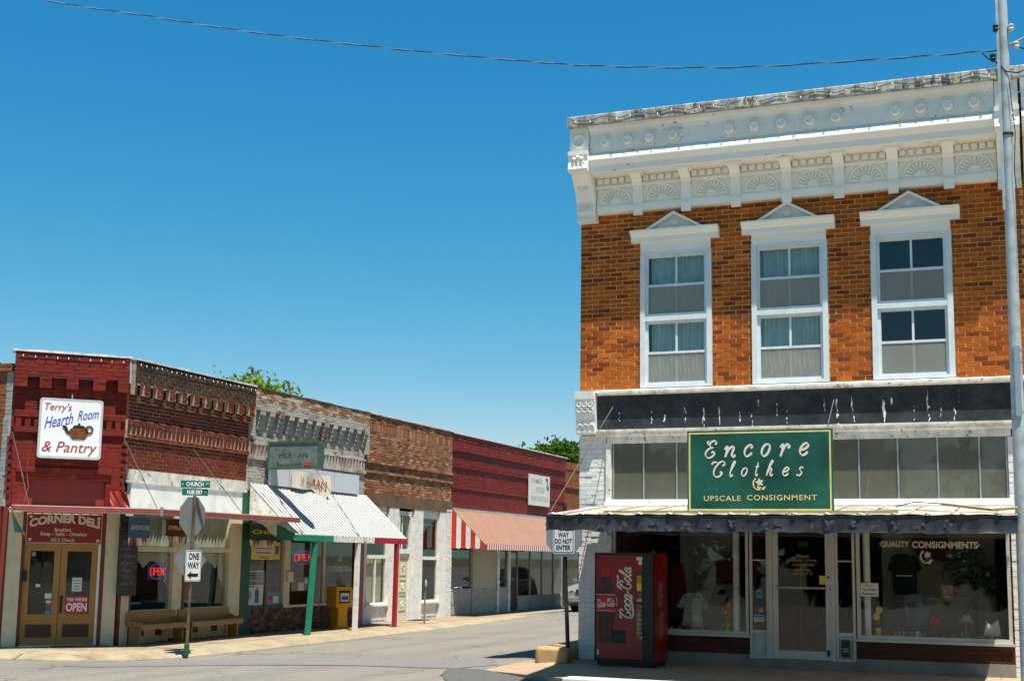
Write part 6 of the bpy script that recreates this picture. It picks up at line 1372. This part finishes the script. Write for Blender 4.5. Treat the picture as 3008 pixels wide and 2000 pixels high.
B('board', paint('sign_offwhite', (.62, .61, .55), .6, .08), ws, (-1.1, 1.1, 0, .05, 0, z(1.0))); GL = paint('faded_letters', (.36, .36, .33), .7, .2, 9)
letters(ws, 'FARMERS', -.9, .3, .83, 1.02, -.003, GL); letters(ws, 'STILES', -.4, .5, .5, .7, -.003, GL); letters(ws, 'SHOP BOUTIQUE', -.9, .95, .15, .35, -.003, GL)
v, f = ribbon([(.65, .98), (.8, 1.05), (.85, .9), (.78, .7), (.9, .66), (.95, .8)], .06, .05); MB().add([(a, -.003, b) for a, b in v], f).build('emblem', paint('emblem_navy', (.03, .07, .12), .6), ws, recalc=False)
# ---------------- rust brick shop at the far end
Y5 = 43.45; ru = row_root('rust_brick_shop', 'rust orange brick shop at far end of the row beside the tree', Y5); W5 = 8.5*S; RW = row_w(Y5)
bk5 = Bricks(ru, RW, BR_OR, MO_BR, L=.225, H=.079, gap=.012, seed=51); bk5.zone(0, W5, z(4.75), z(5.0), .03, bond='soldier', H=.1); bk5.zone(0, W5, z(4.2), z(4.75), 0); bk5.zone(0, W5, z(4.1), z(4.2), .06); bk5.zone(0, W5, z(3.4), z(4.1), 0); bk5.zone(0, W5, z(3.3), z(3.4), .06); bk5.zone(0, W5, z(2.8), z(3.3), 0); bk5.finish(150)
DN = paint('shop_navy', (.03, .05, .07), .5, .2); shell(ru, W5, z(5.0)); B('shop_header', DN, ru, (0, W5, 0, .1, z(2.2), z(2.799))); B('stall_board', DN, ru, (0, W5, 0, .1, 0, z(.5)))
for i in range(5):
    xx = i*W5/5; B('mullion', DN, ru, (xx+.001, xx+.1, -.01, .1, z(.5)+.001, z(2.199))); B('pane', GLASSL, ru, (xx+.101, xx+W5/5, .04, .046, z(.5)+.001, z(2.199)))
# ---------------- neighbour beyond the angled wall (thin slice at the left edge)
NX = LX-CHL*.7071-.02; NYW = YD*S-CHL*.7071
nbh = thing('grey_quoin_shop', 'brick shop with grey painted corner bricks at the far left edge', 'building', (NX, NYW, LZ))
# frame: x to the right (+X), wall faces -Y; occupies x in [-7, 0]
NW_ = Matrix.Translation((NX, NYW, LZ))
bn = Bricks(nbh, NW_, BR_OR, MO_BR, L=.225, H=.079, gap=.012, seed=61); bn.zone(-7, -.16, z(2.4), z(4.78), 0); bn.zone(-7, -.02, z(4.78), z(4.92), .06); bn.finish(80)
BR_GY = brick_mat('brick_grey_paint', [(.3, .31, .3), (.36, .37, .36), (.26, .27, .26)], .7); bg_ = Bricks(nbh, NW_, BR_GY, MO_PW, L=.16, H=.079, gap=.01, seed=62); bg_.zone(-.16, -.0, z(2.4), z(3.95), .04, L=.16); bg_.zone(-.16, 0, z(3.95), z(4.78), .0, L=.16); bg_.finish(40, mortar_name='quoin_core')
B('column', WHITE, nbh, (-.55, -.12, -.06, .12, 0, z(2.4)-.001)); B('trim', MAROON, nbh, (-.119, -.03, -.05, .12, 0, z(2.4)-.001)); B('shopfront', DARKIN, nbh, (-7, -.551, 0, .1, 0, z(2.4)-.001)); B('roof', BASECON, nbh, (-7, -.2, .13, 6, z(4.5), z(4.6)))
# ------------------------------------------------------------------ left signpost
g0 = -.31; kk = (1.64-g0)/1.64; sp = thing('signpost', 'weathered steel signpost with street name plates, octagon back and ONE WAY plate', 'signpost', (-12.908*kk, 18.261*kk, g0), radians(-5)+pi/2)
K_ = kk
def hz(zs, K0=1.2): return (1.64+(zs-1.64)/K0*K_)-g0   # height above post foot for survey heights taken at K0
POSTW = paint('post_rusty_green', (.13, .1, .05), .5, .5, 4, metal=.3)
MB().tube([(-.03, .0, -.1), (-.01, .0, 1.6), (0, 0, hz(2.76))], .032, 10).build('post', POSTW, sp, smooth=True)
MB().lathe([(.05, 0), (.05, .22), (.04, .23)], (-.03, 0, 0), 12).build('sleeve', GREEND, sp)
octagon(.40, 0, .004).xf(Matrix.Translation((0, .035, hz(2.365)))).build('octagon_sign', SGREY, sp)
zc_ = hz(1.5); dm_ = .475
MB().prism([(0, zc_+dm_), (dm_, zc_), (0, zc_-dm_), (-dm_, zc_)], .036, .04).build('diamond_sign', SGREY, sp)
mbp, PP = plate(sp, .455, .60, hz(1.395), -.042, SWHITE, .004, .03); mbp.build('white_plate', SWHITE, sp); ring(PP, hz(1.395), -.044, 0, .012, .01).build('plate_border', paint('border_green', (.01, .12, .08), .5), sp)
zc_ = hz(1.395); letters(sp, 'ONE', -.15, .16, zc_+.12, zc_+.25, -.045, BLACK, bold=.03); letters(sp, 'WAY', -.17, .17, zc_-.05, zc_+.075, -.045, BLACK, bold=.03)
MB().prism([(.15, zc_-.145), (.15, zc_-.205), (-.07, zc_-.205), (-.05, zc_-.255), (-.17, zc_-.175), (-.05, zc_-.095), (-.07, zc_-.145)], -.0455, -.0435).build('arrow', BLACK, sp)
SGN = paint('street_sign_green', (.0, .13, .08), .45, .1)
mx = [x.inverted() for x in (Matrix.Rotation(radians(-5)+pi/2, 4, 'Z'),)][0]
for nm, body, tl, zc_, w_, hh_, ang in (('street_plate', 'CHURCH', 'ST', hz(2.995), .56, .135, radians(-48)), ('street_plate', 'HUBBERT', 'ST', hz(2.835), .50, .13, radians(-40))):
    h = holder(nm, sp, (0, 0, zc_), ang)
    B('blade', SGN, h, (-w_/2, w_/2, -.003, .003, -hh_/2, hh_/2)); letters(h, body, -w_*.31, w_*.28, -hh_*.3, hh_*.3, -.005, LETW, bold=.02); letters(h, tl, w_*.36, w_*.46, -.0, hh_*.2, -.005, LETW, bold=.02)
    if body == 'CHURCH': letters(h, 'E', -w_*.45, -w_*.41, -hh_*.12, hh_*.08, -.005, LETW, bold=.02)
B('plate_clamp', STEEL, sp, (-.02, .02, -.02, .02, hz(2.76), hz(2.93)))
# ------------------------------------------------------------------ parked car
car = thing('parked_car', 'silver parked car seen nose-on beyond the black signpost', 'car', (-15.42, 46.35, -.29), 0)
SIL = paint('car_silver', (.42, .43, .42), .25, .05, metal=.6, bump=0); CDK = paint('car_dark_glass', (.02, .025, .03), .08, .2, bump=0); TYRE = paint('tyre', (.015, .015, .015), .8); CHR = paint('chrome', (.6, .6, .6), .15, .05, metal=.9, bump=0)
def hull(profile, w, y0=0):
    """profile (y, z) side outline -> body with tucked sides"""
    mb = MB(); n = len(profile); vs_ = []
    for sx, k in ((-1, .86), (-1, 1), (1, 1), (1, .86)):
        for y, zz in profile: vs_.append((sx*w*(k if abs(k-1) > .01 else 1)*(1 if zz < .95 else .86), y, zz*(1.0 if k == 1 else 1.015)))
    mb.add(vs_, [tuple(range(n)), tuple(range(4*n-1, 3*n-1, -1))]+[(a*n+i, (a+1)*n+i, (a+1)*n+(i+1) % n, a*n+(i+1) % n) for a in range(3) for i in range(n)])
    return mb
pr = [(-.05, .35), (-.1, .55), (-.05, .78), (.15, .9), (1.05, 1.02), (1.15, 1.05), (4.3, 1.1), (4.55, .95), (4.6, .4), (4.3, .25), (.2, .22)]
hull(pr, .9).build('body', SIL, car, smooth=True, bevel=.05)
hull([(1.05, 1.03), (1.85, 1.5), (2.2, 1.58), (3.6, 1.57), (4.3, 1.12)], .84).build('cabin', SIL, car, smooth=True, bevel=.05)
MB().add([(-.66, 1.09, 1.06), (.66, 1.09, 1.06), (.58, 1.83, 1.49), (-.58, 1.83, 1.49)], [(0, 1, 2, 3)]).xf(Matrix.Translation((0, -.025, .02))).build('windscreen', CDK, car)
for s_ in (-1, 1):
    MB().prism([(1.35, 1.12), (2.0, 1.47), (3.5, 1.48), (4.0, 1.14)], s_*.80-.012, s_*.80+.012, 'x').build('side_window', CDK, car)
    MB().lathe([(.001, 0), (.13, .02), (.13, .05), (.1, .06)], (s_*.62, -.02, .72), 14, 'y').xf(Matrix.Diagonal((1, 1, .8, 1)) @ Matrix.Translation((0, .01, .14))).build('headlight', CHR, car, smooth=True)
    mir = holder('mirror', car, (s_*.98, 1.35, 1.1)); B('housing', SIL, mir, (-.1, .1, -.07, .05, -.06, .08), bevel=.02); B('arm', BLACKM, mir, (-s_*.13-.05, -s_*.13+.05, -.02, .02, -.07, -.03))
    for y in (.85, 3.65):
        wl = holder('wheel', car, (s_*.8, y, .33)); MB().lathe([(.2, -.1), (.31, -.1), (.33, -.06), (.33, .06), (.31, .1), (.2, .1)], (0, 0, 0), 22).xf(Matrix.Rotation(pi/2, 4, 'Y')).build('tyre', TYRE, wl, smooth=True); MB().lathe([(.02, -.09), (.2, -.095), (.21, .095), (.02, .09)], (0, 0, 0), 16).xf(Matrix.Rotation(pi/2, 4, 'Y')).build('rim', CHR, wl, smooth=True)
MB().prism([(-.4, .62), (.4, .62), (.46, .82), (-.46, .82)], -.13, -.06).build('grille', BLACKM, car); MB().frame(-.45, .45, .6, .83, .02, -.14, -.1).build('grille_surround', CHR, car, recalc=False)
B('bumper', SIL, car, (-.86, .86, -.18, .05, .36, .56), bevel=.04); B('air_intake', BLACKM, car, (-.5, .5, -.19, -.1, .26, .35)); B('number_plate', PAPER, car, (-.16, .16, -.192, -.181, .42, .52))
# ------------------------------------------------------------------ trees
LEAFS = {}
def leaf_mat(name, a, b):
    g = G(name); isl = g.n('ShaderNodeNewGeometry').outputs['Random Per Island']; cc = g.ramp(isl, [(0, a), (1, b)])
    d = g.n('ShaderNodeBsdfDiffuse'); g.l(cc, d.inputs[0]); t = g.n('ShaderNodeBsdfTranslucent'); g.l(g.mix(.0, cc, cc), t.inputs[0]); m = g.n('ShaderNodeMixShader'); m.inputs[0].default_value = .4
    g.l(d.outputs[0], m.inputs[1]); g.l(t.outputs[0], m.inputs[2]); g.l(m.outputs[0], g.out.inputs[0]); return g.m
BARK = paint('bark', (.07, .05, .035), .95, .3, 6)
def tree(label, loc, H, R_, n, lm, seed, leaf=.16, clumps=26, group=None, lift=.45):
    t = thing('tree', label, 'tree', loc, 0, group); rd = random.Random(seed); tr = MB()
    tr.tube([(0, 0, 0), (.1, 0, H*.3), (0, .1, H*.6)], [H*.028, H*.022, H*.012], 9); tips = []
    for k in range(clumps):
        a = rd.uniform(0, 2*pi); u_ = rd.uniform(-.35, 1); rr = R_*sqrt(max(0.05, 1-max(0, u_)**2))*rd.uniform(.45, 1); c = Vector((cos(a)*rr, sin(a)*rr, H*(lift+.2)+u_*H*(1-lift-.2)*.93)); tips.append(c)
        if k % 2 == 0: tr.tube([(0, .03, H*rd.uniform(.35, .55)), tuple(c*.55+Vector((0, 0, H*.22))), tuple(c)], [H*.011, H*.006, .015], 5)
    tr.build('trunk', BARK, t, smooth=True)
    mb = MB()
    for c in tips:
        cs = rd.uniform(.22, .4)*R_
        for i in range(n//clumps):
            d = Vector((rd.gauss(0, 1), rd.gauss(0, 1), rd.gauss(0, .75))); d = d.normalized()*cs*rd.random()**.45; p = c+d
            u1 = Vector((rd.gauss(0, 1), rd.gauss(0, 1), rd.gauss(0, 1))).normalized(); v1 = u1.orthogonal().normalized(); l_ = leaf*rd.uniform(.6, 1.3)
            mb.add([p-u1*l_, p+v1*l_*.45, p+u1*l_, p-v1*l_*.45], [(0, 1, 2, 3)])
    mb.build('crown', lm, t, recalc=False)
    return t
LM1 = leaf_mat('leaf_yellow_green', (.06, .12, .01), (.22, .28, .03)); LM2 = leaf_mat('leaf_green', (.02, .065, .008), (.085, .16, .02)); LM3 = leaf_mat('leaf_dark', (.02, .05, .01), (.06, .11, .02))
tree('yellow-green treetop showing above the peeling white shop', (-25.7, 39.0, -.4), 7.85, 3.0, 12000, LM1, 3, .11, 46)
tree('dense green tree behind the far end of the shop row', (-25.2, 70.6, -.4), 8.1, 3.3, 15000, LM2, 8, .17, 52)
tree('green tree just visible over the roof at the left edge', (-33.6, 34.6, -.4), 8.2, 2.2, 5000, LM2, 5, .16, 24)
# trees of the square behind the photographer (seen only as reflections in the shop glass)
ORD = ['first', 'second', 'third', 'fourth', 'fifth', 'sixth', 'seventh', 'eighth', 'ninth', 'tenth', 'eleventh', 'twelfth']
for i in range(12):
    tx = -38+i*7.2; ty = -15-3*(i % 3); th = 6.6+1.1*((i*5) % 3)
    tree('dark broad tree on the square facing the shops, %s from the west' % ORD[i], (tx, ty, -.6), th, 4.2, 2600, LM3, 20+i, .5, 26, 'trees on the square', .12)
# ------------------------------------------------------------------ neighbour to the right of the brick corner shop
nr = thing('adjoining_shop', 'adjoining brick shop with matching white cornice at right edge', 'building', (EX+WE+.002, EY, 0)); NRW = Matrix.Translation((EX+WE+.002, EY, 0))
b6 = Bricks(nr, NRW, BR_E, MO_E, seed=71); b6.zone(.0, 5, 4.4, 7.56, 0, [(.35, 1.55, 4.47, 6.8)]); b6.finish(120)
for P, nm, m in (([(.0, 8.895), (-.6, 8.895), (-.71, 8.9), (-.715, 9.05), (-.70, 9.065), (.0, 9.12)], 'cornice_cap', CAPM), ([(-.2, 8.45), (-.515, 8.45), (-.525, 8.6), (-.515, 8.75), (-.62, 8.84), (-.64, 8.893), (-.2, 8.893)], 'frieze', CORNF), ([(-.0, 8.449), (-.5, 8.449), (-.615, 8.36), (-.62, 8.30), (-.56, 8.22), (-.535, 8.11), (-.0, 8.11)], 'corona', CORNF), ([(.0, 8.109), (-.17, 8.109), (-.17, 7.955), (-.2, 7.925), (-.12, 7.915), (-.12, 7.63), (-.15, 7.6), (-.15, 7.50), (.0, 7.49)], 'architrave', CORN)): MB().prism(P, .03, 5, 'x').build(nm, m, nr)
MB().prism([(0, 6.946), (-.1, 6.946), (-.12, 7.04), (-.18, 7.1), (-.19, 7.14), (0, 7.14)], .2, 1.7, 'x').build('hood_moulding', HOOD, nr); MB().frame(.354, 1.546, 4.474, 6.78, .085, -.03, .12).build('window_frame', WFRAME, nr, recalc=False); B('pane', GLASSU, nr, (.44, 1.46, .05, .056, 4.56, 6.7)); B('room', DARKIN, nr, (0, 2, 1.5, 1.6, 4.4, 7.2))
B('signband', WHITEW, nr, (.42, 5, -.05, .1, 2.6, 4.399)); B('shell', SHELL, nr, (.0, .3, .125, 12, 0, 8.8), (4.7, 5, .125, 12, 0, 8.8), (.3, 4.7, 11.7, 12, 0, 8.5)); B('flat_roof', BASECON, nr, (.3, 4.7, .3, 11.7, 8.2, 8.3)); B('parapet', SHELL, nr, (.0, 5, 0, .28, 7.561, 8.88))
B('pier', WHITE, nr, (.01, .4, -.02, .12, 0, 2.599)); B('pane', GLASS, nr, (.4, 5, .05, .056, .5, 2.599)); B('stall_board', BASECON, nr, (.4, 5, 0, .1, 0, .5)); B('rear_wall', INW, nr, (.3, 4.7, 4, 4.1, 0, 4))
# strings of lights on the tall cornice
pts = []
for i in range(25): pts.append((.05+i*(WE-.1)/24, -.735, 9.0-.05*(i % 2)))
string_lights('string of small bulbs draped along the tall white cornice', pts, 30, (EX, EY, 0), 0)
